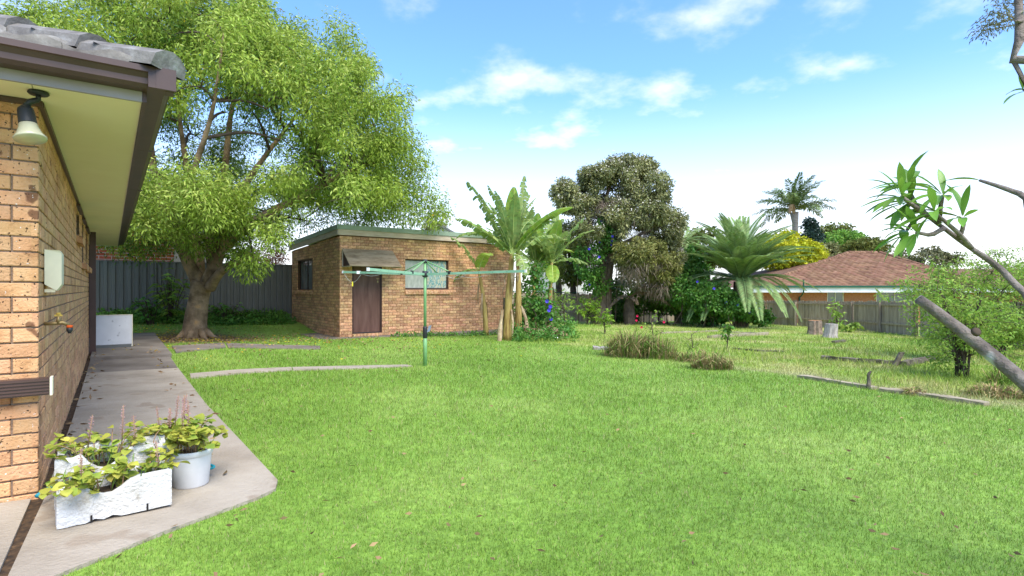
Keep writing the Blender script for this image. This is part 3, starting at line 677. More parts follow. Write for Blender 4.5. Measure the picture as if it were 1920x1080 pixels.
m = MB(); pr = [W(t0, .0, zt-.015), W(t0, .05, zt), W(t0, .082, zt-.02), W(t0, .085, zb), W(t0, .0, zb)]
m = MB(); m.prism([W(t0, .004, zt), W(t0+.02, .075, zt-.002), W(t0+.03, .085, zt-.02), W(t0+.03, .085, zb+.03), W(t0+.02, .06, zb-.01), W(t0, .004, zb+.03)], D1*.2)
m.build('cover', M['cream'], bx)
m = MB(); m.box(W(t0+.02, .003, zb-.02), D1*.05, D2*.05, (0, 0, .02)); m.build('cable_entry', M['cream'], bx)
tp = thing('garden_tap', 'weathered brass garden tap with orange and black hose fitting', 'tap', W(.3, 0, -.22))
c_ = W(.32, .0, -.215); m = MB(); m.tube([c_, c_+D2*.05, c_+D2*.09+UP*.004, c_+D2*.125-UP*.012], [.011, .011, .014, .011], 10); m.tube([c_+D2*.07, c_+D2*.07+UP*.045], [.014, .009], 10)
m.build('tap_body', M['brass'], tp, True)
m = MB(); m.box(c_+D2*.05+UP*.045-D1*.006, D1*.012, D2*.04, (0, 0, .01)); m.lathe(c_+D2*.07+UP*.055, [(.012, 0), (.012, .012)], 8); m.build('handle', flat('brass_handle', (.55, .38, .08), scale=9, rough=.4), tp)
m = MB(); m.lathe(c_+D2*.125-UP*.03, [(.016, .0), (.017, .016)], 12); m.build('orange_collar', flat('orange_plastic', (.6, .1, .02), scale=5), tp, True)
m = MB(); m.lathe(c_+D2*.125-UP*.066, [(.008, 0), (.012, .01), (.017, .02), (.017, .036)], 12); m.build('hose_fitting', M['black'], tp, True)
bd = thing('white_board', 'grey white flat panel stood on edge on a dark block against the house', 'panel', W(9.75, .3, -1.2))
m = MB(); bl = W(9.74, .0, -1.175); m.box(bl, D2*.7, -D1*.03, (0, 0, .65)); m.build('panel', M['board'], bd)
m = MB()
for a_, b_ in ((W(9.737, -.003, -1.178), D2*.706),): m.box(a_-D1*.03, b_, -D1*.004, (0, 0, .012)); m.box(a_-D1*.03+UP*.644, b_, -D1*.004, (0, 0, .012)); m.box(a_-D1*.03+UP*.013, D2*.012, -D1*.004, (0, 0, .63)); m.box(a_-D1*.03+D2*.694+UP*.013, D2*.012, -D1*.004, (0, 0, .63))
m.build('edge_trim', M['cream'], bd)
m = MB(); m.box(W(9.6, .02, gzf(*W(9.7, .3).xy)+.055), D2*.66, D1*.26, (0, 0, .07)); m.build('support_block', M['greyfence'], bd)

# ------------------------------------------------------------------ the brick shed
shed = thing('brick_shed', 'brown brick garden shed with flat green roof and a tilted door awning', 'shed', S(2.5, 3, SHED_Z))
SW, SD, SZT = 6.08, 5.2, 1.56
FO = [(.37, 1.29, SHED_Z+.09, .76), (2.05, 3.58, .0, .93)]; LO = [(2.62, 4.5, -.03, .99)]
rows = int((SZT-SHED_Z)/.0865)+1
topL = lambda t: SZT-.17*t/SD
core(shed, 'wall', S(0, 0), D2, -D1, SW, SHED_Z-.3, SZT, FO, M['smortar'], start=.009)
bricks(shed, S(0, 0), D2, -D1, SW, SHED_Z, rows, .0865, .25, FO, M['sbrick'], nind=180, joint=.009, cham=.006, bound=lambda x: SZT)
core(shed, 'wall', S(.125, 0), D1, -D2, SD-.125, SHED_Z-.3, SZT, LO, M['smortar'], top=lambda t: topL(t+.125))
bricks(shed, S(0, 0), D1, -D2, SD, SHED_Z, rows, .0865, .25, LO, M['sbrick'], nind=120, joint=.009, first=.12, cham=.006, bound=topL)
m = MB(); m.box(S(.12, SW-.002, SHED_Z-.3), D1*(SD-.12), -D2*.11, (0, 0, SZT-SHED_Z+.1)); m.build('wall', M['sbrick'], shed)
m = MB(); m.box(S(SD, .0, SHED_Z-.3), -D1*.11, D2*SW, (0, 0, SZT-SHED_Z+.1)); m.build('wall', M['sbrick'], shed)
window(shed, S(0, 0), D2, -D1, *FO[1], depth=.08, pmats=[M['pale_curtain'], M['curtain']])
window(shed, S(0, 0), D1, -D2, *LO[0], depth=.1)
sill_bricks(shed, S(0, 0), D2, -D1, 2.03, 3.62, 0.0, M['sbrick'], .07, .06, .09)
sill_bricks(shed, S(0, 0), D1, -D2, 2.58, 4.56, -.03, M['sbrick'], .06, .07, .09)
a, b, c, d = FO[0]
m = MB(); m.box(S(.02, a, c), D2*.045, D1*.1, (0, 0, d-c)); m.box(S(.02, b-.045, c), D2*.045, D1*.1, (0, 0, d-c)); m.box(S(.02, a+.045, d-.045), D2*(b-a-.09), D1*.1, (0, 0, .045)); m.build('door_frame', M['frame'], shed)
m = MB(); m.box(S(.055, a+.05, c+.03), D2*(b-a-.1), D1*.04, (0, 0, d-c-.08)); dr = m.build('door', M['door'], shed)
m = MB(); m.box(S(.044, a+.05, c+.005), D2*(b-a-.1), D1*.05, (0, 0, .022)); child_of(m.build('door_strip', M['black'], None), dr)
m = MB(); hx = S(.048, b-.16, .30); m.box(hx, D2*.09, D1*.012, (0, 0, .025)); m.tube([hx+D2*.02-UP*.0-D1*.01, hx+D2*.02-D1*.02-UP*.06, hx+D2*.045-D1*.02-UP*.06, hx+D2*.045-D1*.01], .006, 6)
m.box(hx+D2*.012-D1*.024-UP*.11, D2*.042, D1*.018, (0, 0, .05)); child_of(m.build('hasp_and_padlock', M['brass'], None), dr)
n = 8
for k in range(n):                                   # brick threshold
    wd = (b-a)/n; m = MB(); m.box(S(-.03, a+k*wd+.004, SHED_Z+.004), D2*(wd-.008), D1*.12, (0, 0, .082)); m.build('threshold_brick', M['sbrick'], shed)
# roof: sheet with green flashing over pale fascia boards
m = MB(); e = .07
pts = [(-e, -e, SZT), (-e, SW+e, SZT), (SD+e, SW+e, SZT-.17), (SD+e, -e, SZT-.17)]
rf = MB(); rf.prism([S(t, o, z+.24) for t, o, z in pts], (0, 0, .03)); roof2 = rf.build('roof', M['shedroof'], shed)
def sub(mb, nm, mt): o = mb.build(nm, mt, None); child_of(o, roof2); return o
m = MB(); m.prism([S(-e, -e-.012, SZT), S(SD+e, -e-.012, SZT-.17), S(SD+e, -e-.012, SZT-.01), S(-e, -e-.012, SZT+.16)], D2*.025); sub(m, 'fascia', M['fasciawood'])
m = MB(); m.box(S(-e-.012, -e+.014, SZT), D2*(SW+2*e), D1*.025, (0, 0, .16)); sub(m, 'fascia', M['fasciawood'])
m = MB(); m.prism([S(-e-.03, -e-.035, SZT+.162), S(SD+e, -e-.035, SZT-.008), S(SD+e, -e-.035, SZT+.125), S(-e-.03, -e-.035, SZT+.295)], D2*.05); sub(m, 'flashing', M['shedroof'])
m = MB(); m.box(S(-e-.035, -e+.017, SZT+.162), D2*(SW+2*e), D1*.05, (0, 0, .133)); sub(m, 'flashing', M['shedroof'])
# door awning: four sloping boards on side brackets
aw = thing('door_awning', 'weathered brown board awning sloping out over the shed door', 'awning', S(0, .8, 1.15))
zt, prj, drp = 1.17, .68, .52; o0, o1 = .06, 1.62
for k in range(4):
    f0, f1 = k/4, (k+1)/4-.008
    a0 = S(-.012-prj*f0, o0, zt-drp*f0); a1 = S(-.012-prj*f1, o0, zt-drp*f1); nn = D2.cross(a1-a0).normalized()
    m = MB(); m.prism([a0, a1, a1+nn*.018, a0+nn*.018], D2*(o1-o0)); m.build('board', M['awning'], aw)
for o_ in (o0+.0, o1-.03):
    m = MB(); m.box(S(-.004, o_, zt-drp-.02), D2*.03, -D1*.03, (0, 0, drp-.02)); m.box(S(-.035, o_, zt-drp-.02), D2*.03, -D1*(prj-.06), (0, 0, .025))
    m.build('bracket', M['fasciawood'], aw)
m = MB(); m.prism([S(-.03, o0+.031, zt-.05), S(-prj*.92, o0+.031, zt-drp*.98), S(-.03, o0+.031, zt-drp+.02)], D2*.008); m.build('side_panel', M['frame'], aw)

# ------------------------------------------------------------------ steel fence and what stands behind it
FP = Vector((-8.0, 20.2, 0))
def Fp(a, n=0.0, z=0.0): v = FP+D2*a+D1*n; return Vector((v.x, v.y, z))     # a along the fence (negative to the left), n behind it
fe = thing('steel_fence', 'dark grey ribbed steel sheet fence with capped rails beside the shed', 'fence', Fp(-3, 0, -1.07))
FT, FBm = .88, -1.09
x0 = -7.4; pw = .80; nP = 10
for k in range(nP):
    a0 = x0+k*pw+(.06 if k == 0 else 0); m = MB(); pro = []
    nr = 4
    for q in range(nr):
        u0 = q*pw/nr
        pro += [(u0, 0), (u0+.045, 0), (u0+.06, .035), (u0+.155, .035), (u0+.17, 0)]
    pro.append((pw+.002, 0))
    b = len(m.v)
    for u_, d_ in pro:
        p = Fp(a0+u_, -d_); m.v += [(p.x, p.y, FBm+.05), (p.x, p.y, FT-.03)]
    for q in range(len(pro)-1): m.f.append((b+2*q, b+2*q+2, b+2*q+3, b+2*q+1))
    m.build('panel', M['greyfence'], fe)
for a0, a1 in ((x0-.1, x0+nP*pw+.02),):
    m = MB(); m.box(Fp(a0, -.05, FT-.035), D2*(a1-a0), D1*.07, (0, 0, .04)); m.build('top_rail', M['greyfence'], fe)
    m = MB(); m.box(Fp(a0, -.045, FBm), D2*(a1-a0), D1*.06, (0, 0, .06)); m.build('bottom_rail', M['greyfence'], fe)
for a0 in (x0-.09, x0-.02, x0+4*pw-.03, x0+nP*pw-.02):
    m = MB(); m.box(Fp(a0, -.06, FBm-.2), D2*.05, D1*.05, (0, 0, FT-FBm+.19)); m.build('post', M['greyfence'], fe)
gt = thing('side_gate', 'pale grey ribbed steel gate leaf at the end of the steel fence', 'gate', Fp(x0-.6, 0, -1.07))
m = MB()
for q in range(7):
    u0 = x0-1.05+q*.135; p = [Fp(u0, -.01), Fp(u0+.05, -.01), Fp(u0+.065, -.04), Fp(u0+.12, -.04), Fp(u0+.135, -.01)]
    for e_, f_ in zip(p, p[1:]): m.quad((e_.x, e_.y, FBm+.03), (f_.x, f_.y, FBm+.03), (f_.x, f_.y, FT-.01), (e_.x, e_.y, FT-.01))
m.build('panel', M['greyfence'], gt)
m = MB(); m.box(Fp(x0-1.1, -.05, FT-.01), D2*1.0, D1*.05, (0, 0, .035)); m.build('rail', M['greyfence'], gt)

nb = thing('orange_brick_house', 'orange red brick house wall with pale mortar beyond the steel fence', 'house', Fp(-5, 1.2, -1.2))
core(nb, 'wall', Fp(-7.0, 1.2), D2, -D1, 4.6, -1.3, 2.05, [], M['omortar'], recess=.006)
bricks(nb, Fp(-7.0, 1.2), D2, -D1, 3.4, .55, 14, .107, .335, [], M['obrick'], joint=.02, nind=300, cham=.003)
m = MB(); m.box(Fp(-7.0, 1.31, -1.3), D1*6, D2*.12, (0, 0, 3.3)); m.build('wall', M['omortar'], nb)
m = MB(); m.prism([Fp(-7.5, .75, 2.05), Fp(-2.2, .75, 2.05), Fp(-2.2, 4.5, 3.6), Fp(-7.5, 4.5, 3.6)], (0, 0, .06)); m.build('roof', M['htile'], nb)
m = MB(); m.box(Fp(-7.5, .72, 1.93), D2*5.3, D1*.03, (0, 0, .13)); m.build('fascia', M['whiteboard'], nb)
cp = thing('carport', 'blue grey metal carport roof seen over the steel fence', 'carport', Fp(-9, 2, -1.2))
m = MB(); m.prism([Fp(-10.5, .9, 1.0), Fp(-7.15, .9, 1.0), Fp(-7.15, 4.5, 1.75), Fp(-10.5, 4.5, 1.75)], (0, 0, .05)); m.build('roof', flat('blue_grey_sheet', (.2, .23, .28), scale=1, rough=.45), cp)
m = MB(); m.box(Fp(-10.5, .86, .86), D2*3.35, D1*.03, (0, 0, .2)); m.build('fascia', flat('grey_fascia', (.1, .11, .13), scale=1), cp)
for a_ in (-10.3, -7.3):
    m = MB(); m.box(Fp(a_, 1.0, -1.4), D2*.09, D1*.09, (0, 0, 2.4)); m.build('post', M['greyfence'], cp)
# white gabled roof far behind the shed
gb = thing('gabled_house', 'distant white gable peak just above the shed roof', 'house', P(829, 560, 42))
m = MB(); c_ = P(829, 427, 42); z_ = c_.z; m.prism([Vector((c_.x-3.4, 42, z_-1.9)), Vector((c_.x+3.4, 42, z_-1.9)), Vector((c_.x, 42, z_))], (0, 7, 0)); m.box((c_.x-3, 42.1, -2.4), (6, 0, 0), (0, 6.5, 0), (0, 0, z_-1.85+2.4)); m.build('wall', M['whiteboard'], gb)
m = MB()
for s_ in (-1, 1): m.prism([Vector((c_.x, 41.7, z_+.02)), Vector((c_.x+s_*3.9, 41.7, z_-2.16)), Vector((c_.x+s_*3.9, 41.7, z_-2.0)), Vector((c_.x, 41.7, z_+.2))], (0, 7.6, 0))
m.build('roof', M['greyfence'], gb)
# ------------------------------------------------------------------ rotary clothesline
cb = G(797, 686); cz = cb.z
cl = thing('rotary_clothesline', 'green rotary clothesline with bare arms standing in the lawn', 'clothesline', cb)
def cv(x, y, z): return Vector((cb.x+x, cb.y+y, z))
ztop = .519; zarm = .27
m = MB(); m.tube([cv(0, 0, cz-.05), cv(0, 0, -.70)], .034, 14); m.tube([cv(0, 0, -.70), cv(0, 0, ztop-.05)], .026, 14); m.build('post', M['hoist'], cl, True)
m = MB(); m.lathe(cv(0, 0, -.86), [(.036, 0), (.041, .005), (.041, .17), (.034, .2), (.028, .205)], 16); m.build('winder_housing', M['black'], cl, True)
m = MB(); m.box(cv(.035, -.02, -.76), (.05, .0, .02), (0, .03, 0), (.03, 0, .11)); m.build('crank_handle', M['bluegrey'], cl)
m = MB(); m.lathe(cv(0, 0, ztop-.06), [(.036, 0), (.04, .01), (.04, .055), (.03, .065)], 14); m.build('top_hub', M['black'], cl, True)
m = MB(); m.lathe(cv(0, 0, zarm-.06), [(.036, 0), (.05, .01), (.05, .1), (.036, .11)], 14); m.build('arm_hub', M['black'], cl, True)
ARMS = [(R(180-29.6), 1.99, .30), (R(-29.6), 1.99, .255), (R(75), 1.95, .30), (R(255), 1.95, .25)]
tips = []
for a, Ln, ze in ARMS:
    d = Vector((math.cos(a), math.sin(a), 0)); e = cv(0, 0, 0)+d*Ln; e.z = ze+.03
    st = cv(0, 0, zarm-.01)+d*.05; u_ = (e-st); sd = Vector((-d.y, d.x, 0))
    m = MB(); m.box(st-sd*.012-UP*.02, u_, sd*.024, UP*.04); arm = m.build('arm', M['hoist2'], cl)
    m = MB(); m.box(e-sd*.016-UP*.024, d*.03, sd*.032, UP*.048); child_of(m.build('end_cap', M['whiteplastic'], None), arm)
    m = MB()
    for q in range(1, 7):
        p = st.lerp(e, q/7.2); m.box(p-sd*.014-UP*.004, d*.008, sd*.028, UP*.008)
    child_of(m.build('line_holes', M['black'], None), arm)
    s1 = cv(0, 0, zarm+.03)+d*.52; m = MB(); m.tube([cv(0, 0, ztop-.03)+d*.03, s1], .011, 8); m.build('strut', M['hoist'], cl, True)
    m = MB(); m.box(s1-sd*.016-UP*.045-d*.02, d*.05, sd*.032, UP*.055); m.build('strut_clamp', M['black'], cl)
    tips.append(e)
def sag(a, b, s, n=9): return [a.lerp(b, k/(n-1))-UP*s*math.sin(math.pi*k/(n-1)) for k in range(n)]
A, Cc, B, D = tips
for p, q, s in ((A.lerp(cv(0, 0, zarm), .0), A.lerp(cv(0, 0, zarm), .24), .18), (A.lerp(cv(0, 0, zarm), .22), A.lerp(cv(0, 0, zarm), .5), .05),
                (Cc.lerp(cv(0, 0, zarm), .28), Cc.lerp(cv(0, 0, zarm), .72), .07), (Cc.lerp(cv(0, 0, zarm), .55), Cc.lerp(cv(0, 0, zarm), .78), .09), (B.lerp(cv(0, 0, zarm), .1), B.lerp(cv(0, 0, zarm), .6), .06)):
    m = MB(); m.tube(sag(p-UP*.015, q-UP*.015, s), .0028, 5); m.build('wire', M['wire'], cl, True)
pm = A.lerp(cv(0, 0, zarm), .12)-UP*.2; m = MB(); m.box(pm-Vector((.01, .01, .07)), (.02, 0, 0), (0, .02, 0), (0, 0, .09)); m.build('line_tag', M['yellow'], cl)
pm = A.lerp(cv(0, 0, zarm), .2); m = MB(); m.box(pm+Vector((-.03, -.03, -.03)), (.07, 0, 0), (0, .02, 0), (0, 0, .055)); m.build('peg_box', M['whiteplastic'], cl)

# ------------------------------------------------------------------ troughs, pots and their plants
def trough(label, o, ax, ay, ln, wd, ht, seed):
    r = random.Random(seed); t = thing('planter_trough', label, 'planter', o+ax*ln*.5+ay*wd*.5, 'white troughs on the path')
    th = .035; nseg = 14; m = MB(); o = Vector(o)
    def wall(p, along, inward, L_, jag):
        prev = None; n_ = max(4, int(nseg*L_/.5))
        for k in range(n_+1):
            f = k/n_; h = ht*(1-.03-(jag(f)+r.uniform(-.012, .012)))
            lo_ = r.uniform(-.004, .004) if 0 < k < n_ else 0
            p0 = p+along*L_*f+UP*.004; c_ = [p0+inward*lo_+UP*(.012 if r.random() < .2 and 0 < k < n_ else 0), p0+inward*th, p0+inward*th+UP*h, p0+inward*.006+UP*(h+.004), p0+inward*lo_*1.5+UP*(h-.012)]
            i = len(m.v); m.v += [tuple(q) for q in c_]
            if prev is not None:
                for a in range(5): m.f.append((prev+a, prev+(a+1) % 5, i+(a+1) % 5, i+a))
            else: m.f.append((i, i+1, i+2, i+3, i+4))
            prev = i
        m.f.append((prev+4, prev+3, prev+2, prev+1, prev))
    jf = lambda f: .34*max(0, 1-abs(f-.42)/.2)**.5*(1 if f < .66 else .3)+.05*(f < .2)+.02
    js = lambda f: .06
    wall(o, ax, ay, ln, jf); wall(o+ay*(wd), ax, -ay, ln, lambda f: .02)
    wall(o+ay*th, ay, ax, wd-2*th, js); wall(o+ay*th+ax*ln, ay, -ax, wd-2*th, js)
    m.build('shell', M['foam'], t)
    s = MB(); s.box(o+ax*th+ay*th+UP*.006, ax*(ln-2*th), ay*(wd-2*th), UP*(ht*.58)); s.build('soil', M['soil'], t)
    for f in (.27, .76):
        q = MB(); q.box(o+ax*ln*f-ay*.0045+UP*.004, ax*.009, ay*.006, UP*.035); q.build('drain_slot', M['dark'], t)
    return t
gA = G(106, 1001); gB = G(322, 957); ax_ = Vector((gB.x-gA.x, gB.y-gA.y, 0)).normalized(); ay_ = Vector((-ax_.y, ax_.x, 0)); lnA = (gB-gA).length
oA = Vector((gA.x, gA.y, gA.z+.02)); trough('chipped white trough with two drain slots, of yellowing herbs', oA, ax_, ay_, lnA, .22, .20, 1)
oB = Vector((W(-.30, .09).x, W(-.30, .09).y, gA.z+.02)); trough('taller white trough beside the brick wall, holding weeds and herbs', oB, D2, D1, .52, .24, .29, 2)
def pot(label, c, r0, r1, h):
    t = thing('plant_pot', label, 'pot', c); m = MB()
    m.lathe(c, [(r0*.92, 0), (r0, .01), (r1*.97, h*.84), (r1*.975, h*.85), (r1*1.03, h*.86), (r1*1.04, h*.985), (r1*1.02, h), (r1*.94, h), (r1*.9, h*.86)], 32); m.build('body', M['whiteplastic'], t, True)
    m = MB(); m.lathe(c, [(r1*.88, h*.8), (r1*.88, h*.87)], 24); m.build('soil', M['soil'], t); return t
gp = G(358, 914); cP = Vector((gp.x, gp.y, gp.z+.02)); pot('round white bucket pot of bushy green herbs', cP, .098, .118, .225)
cQ = Vector((W(.12, .62).x, W(.12, .62).y, gp.z+.02)); pot('white pot half hidden behind the troughs', cQ, .085, .105, .2)
def leafshape(L_, W_, curl=.3, seg=4, wave=0.0, roundness=1.0):
    """curved leaf along +Y from the origin: two strips folded along the midrib"""
    m = MB(); b = 0
    for k in range(seg+1):
        f = k/seg; y = L_*(f-.06*curl*f*f); z = L_*curl*(.35*f-.62*f*f); wv = W_*.5*(math.sin(math.pi*min(1, f**roundness*.97+.03)))**.8
        m.v += [(-wv, y, z+wv*.3+wave*random.uniform(-1, 1)*wv), (0, y, z), (wv, y, z+wv*.3+wave*random.uniform(-1, 1)*wv)]
        if k:
            i = 3*k; m.f += [(i-3, i-2, i+1, i), (i-2, i-1, i+2, i+1)]
    return m
HERB = [leafshape(1, .85, .5, 4, .12).mesh('leaf', M['leaf_herb'], True), leafshape(1, .75, .8, 4, .15).mesh('leaf', M['leaf_herb'], True), leafshape(1, .9, .25, 4, .1).mesh('leaf', M['leaf_herb'], True)]
def orient(pos, d, s, roll=0.0):
    d = Vector(d).normalized(); q = d.to_track_quat('Y', 'Z'); return Matrix.Translation(pos) @ q.to_matrix().to_4x4() @ Matrix.Rotation(roll, 4, 'Y') @ Matrix.Scale(s, 4)
def herb(label, c, rx, ry, ax, ay, nst, h, nleaf, spikes=0, grassy=0, seed=0, lean=None):
    r = random.Random(seed); t = thing('herb_plant', label, 'plant', c)
    st = MB(); gr = MB(); ends = []
    for k in range(nst):
        a = r.uniform(-1, 1); b = r.uniform(-1, 1); p = c+ax*rx*a*.8+ay*ry*b*.8
        out = ax*a*rx*.35+ay*b*ry*1.3+Vector((r.uniform(-.05, .05), r.uniform(-.05, .05), 0)); hh = h*r.uniform(.5, 1.1)
        if lean: out = out+Vector(lean)*r.uniform(0, 1)
        pts = curve([p, p+out*.35+UP*hh*.65, p+out+UP*hh*(.9 if r.random() < .7 else .4)], 6); st.tube(pts, [.004, .0035, .003, .0028, .0025, .002], 5)
        ends.append(pts)
    for k in range(nleaf):
        pts = r.choice(ends); j = r.choice((2, 3, 4, 5, 5, 5)); p = pts[j]+Vector((r.gauss(0, .012), r.gauss(0, .012), r.gauss(0, .01)))
        a = r.uniform(0, 6.283); d = Vector((math.cos(a), math.sin(a), r.uniform(-.45, .5)))
        put('leaf', r.choice(HERB), t, orient(p, d, r.uniform(.032, .075), r.uniform(-.5, .5)))
    for k in range(spikes):
        a = r.uniform(-1, 1); b = r.uniform(-.3, 1); p = c+ax*rx*a+ay*ry*b+UP*h*.5; hh = r.uniform(.14, .26); d = Vector((r.uniform(-.15, .15), r.uniform(-.1, .1), 1)).normalized()
        st.tube([p, p+d*hh], [.003, .0018], 5); sp = MB()
        for q in range(int(hh/.012)):
            f = .25+.75*q*.012/hh
            for w_ in range(3 if r.random() < .8 else 1):
                e = p+d*hh*min(f, 1); g_ = Vector((math.cos(w_*2.1+q), math.sin(w_*2.1+q), .35))*r.uniform(.005, .013); sp.quad(e, e+g_+UP*.004, e+g_*1.25, e+g_-UP*.003)
        sp.build('flower_spike', M['flower_pink'], t)
    for k in range(grassy):
        p = c+ax*rx*r.uniform(-1, 1)+ay*ry*r.uniform(-1, 1); a = r.uniform(0, 6.283); ln = r.uniform(.1, .24); d = Vector((math.cos(a)*.5, math.sin(a)*.5, 1)).normalized(); s_ = Vector((-math.sin(a), math.cos(a), 0))*.003
        e = p+d*ln*.6; f = e+Vector((math.cos(a), math.sin(a), .1))*ln*.4; gr.quad(p-s_, p+s_, e+s_*.9, e-s_*.9); gr.quad(e-s_*.9, e+s_*.9, f, f)
    st.build('stems', M['stem_herb'], t, True)
    if grassy: gr.build('grass_blades', M['greengrass'], t)
    return t
herb('yellow green herb spilling over the chipped trough front', oA+ax_*lnA*.5+ay_*.11+UP*.12, lnA*.46, .085, ax_, ay_, 30, .14, 230, 2, 40, 11)
herb('weedy herb with grass blades in the taller trough', oB+D2*.26+D1*.12+UP*.17, .24, .1, D2, D1, 26, .2, 150, 3, 70, 12)
herb('bushy bright herb with soft round leaves in the bucket pot', cP+UP*.2, .1, .1, Vector((1, 0, 0)), Vector((0, 1, 0)), 28, .18, 240, 2, 10, 13, lean=(.1, 0, 0))
herb('herb with dusty pink flower spikes in the hidden pot', cQ+UP*.18, .12, .1, Vector((1, 0, 0)), Vector((0, 1, 0)), 24, .17, 170, 7, 14, 14)
hs = thing('hose_end', 'short teal pipe end poking from behind the trough by the wall', 'pipe', W(-.12, .02, gA.z+.08))
m = MB(); m.tube([W(-.2, .01, gA.z+.085), W(-.12, .05, gA.z+.09), W(.0, .1, gA.z+.085)], .012, 10); m.build('pipe', M['teal'], hs, True)
hs2 = thing('hose_coil', 'teal garden hose loops lying behind the bucket pot', 'hose', cP+Vector((-.12, .12, 0)))
m = MB(); m.tube(curve([cP+Vector((-.28, .14, .05)), cP+Vector((-.1, .2, .09)), cP+Vector((.04, .16, .07)), cP+Vector((.06, .14, .06)), cP+Vector((-.02, .13, .05)), cP+Vector((-.2, .15, .08))], 24), .008, 8); m.build('hose', M['teal'], hs2, True)

# ------------------------------------------------------------------ leaf litter
r = np.random.default_rng(21)
n = 2600; ang = r.uniform(0, 2*np.pi, n); rad = np.abs(r.normal(0, 2.6, n))+.3
X = TREE.x+np.cos(ang)*rad*1.5+.6; Y = TREE.y-.3+np.sin(ang)*rad*.8
X = np.concatenate([X, W(3, .6).x+r.normal(0, 1, 90)]); Y = np.concatenate([Y, np.zeros(90)])
tt = r.uniform(-.3, 9, 90); oo = np.where(r.random(90) < .6, .09, 1.0)+r.normal(0, .06, 90)
X[-90:] = C0.x+D1.x*tt+D2.x*oo; Y[-90:] = C0.y+D1.y*tt+D2.y*oo
sx = (X-S0.x)*D2.x+(Y-S0.y)*D2.y; st_ = (X-S0.x)*D1.x+(Y-S0.y)*D1.y
ok = ~((sx > -.1) & (st_ > -.1)) & (((X+8.0)*(-D1.x)+(Y-20.2)*(-D1.y)) > .1) & ~inpoly(X, Y, wt((12, -5), (12, .01), (0, .01), (0, -5)))
X, Y = X[ok], Y[ok]; Z = gz(X, Y)+.035
inpath = inpoly(X, Y, NOGRASS[3]) ; Z = np.where(inpath, gz(X, Y)+np.where(((X-C0.x)*D1.x+(Y-C0.y)*D1.y) > 7.7, .066, .026), Z)
pos = np.stack([X, Y, Z], -1); d = np.stack([r.normal(size=len(X)), r.normal(size=len(X)), r.normal(size=len(X))*.12], -1)
h = len(X)//3
o = leaf_obj('leaf_litter', [leaf_arrays(pos[:h], d[:h], .06, .022, .1, 0)], M['leaf_yellow'], None, 'stuff'); tag(o, 'small yellow fallen leaves scattered under the big tree')
o = leaf_obj('leaf_litter', [leaf_arrays(pos[h:], d[h:], .07, .028, .2, 0)], M['litter'], None, 'stuff'); tag(o, 'brown dry leaves scattered under the big tree')

rl = np.random.default_rng(77); n = 260; Yl = np.exp(rl.uniform(math.log(2.3), math.log(16), n)); Xl = rl.uniform(-.9, .95, n)*Yl
kp_ = np.ones(n, bool)
for pl in NOGRASS: kp_ &= ~inpoly(Xl, Yl, pl)
Xl, Yl = Xl[kp_], Yl[kp_]; n = len(Xl); o = leaf_obj('stray_leaves', [leaf_arrays(np.stack([Xl, Yl, gz(Xl, Yl)+.034], -1), np.stack([rl.normal(size=n), rl.normal(size=n), rl.normal(size=n)*.1], -1), .045, .018, .2, 0)], M['litter'], None, 'stuff'); tag(o, 'stray dry leaves scattered on the lawn')
# ------------------------------------------------------------------ trees
def branch(m, a, b, r0, r1, bend=.15, n=7, sides=7, seed=None, up=0.0):
    """a bent tapering limb from a to b"""
    a, b = Vector(a), Vector(b); rr = random.Random(seed) if seed is not None else random
    L_ = (b-a).length; off = Vector((rr.uniform(-1, 1), rr.uniform(-1, 1), rr.uniform(-.4, .8)))*L_*bend
    pts = curve([a, a.lerp(b, .45)+off+UP*up*L_, b], n); m.tube(pts, [r0+(r1-r0)*k/(n-1) for k in range(n)], sides); return pts

def tufts(cents, n_each, spread, L_, W_, hang=.6, rs=None):
    """sprays of leaves round each centre, hanging outward"""
    c = np.asarray(cents); k = len(c); n = k*n_each
    base = np.repeat(c, n_each, axis=0); v = rng.normal(size=(n, 3)); v = unit(v)*rng.random((n, 1))**.5
    pos = base+v*np.asarray(spread); d = unit(v+rng.normal(size=(n, 3))*.6)-np.array([0, 0, 1.])*hang
    return leaf_arrays(pos, d, L_*rng.uniform(.6, 1.3, n), W_*rng.uniform(.7, 1.2, n))

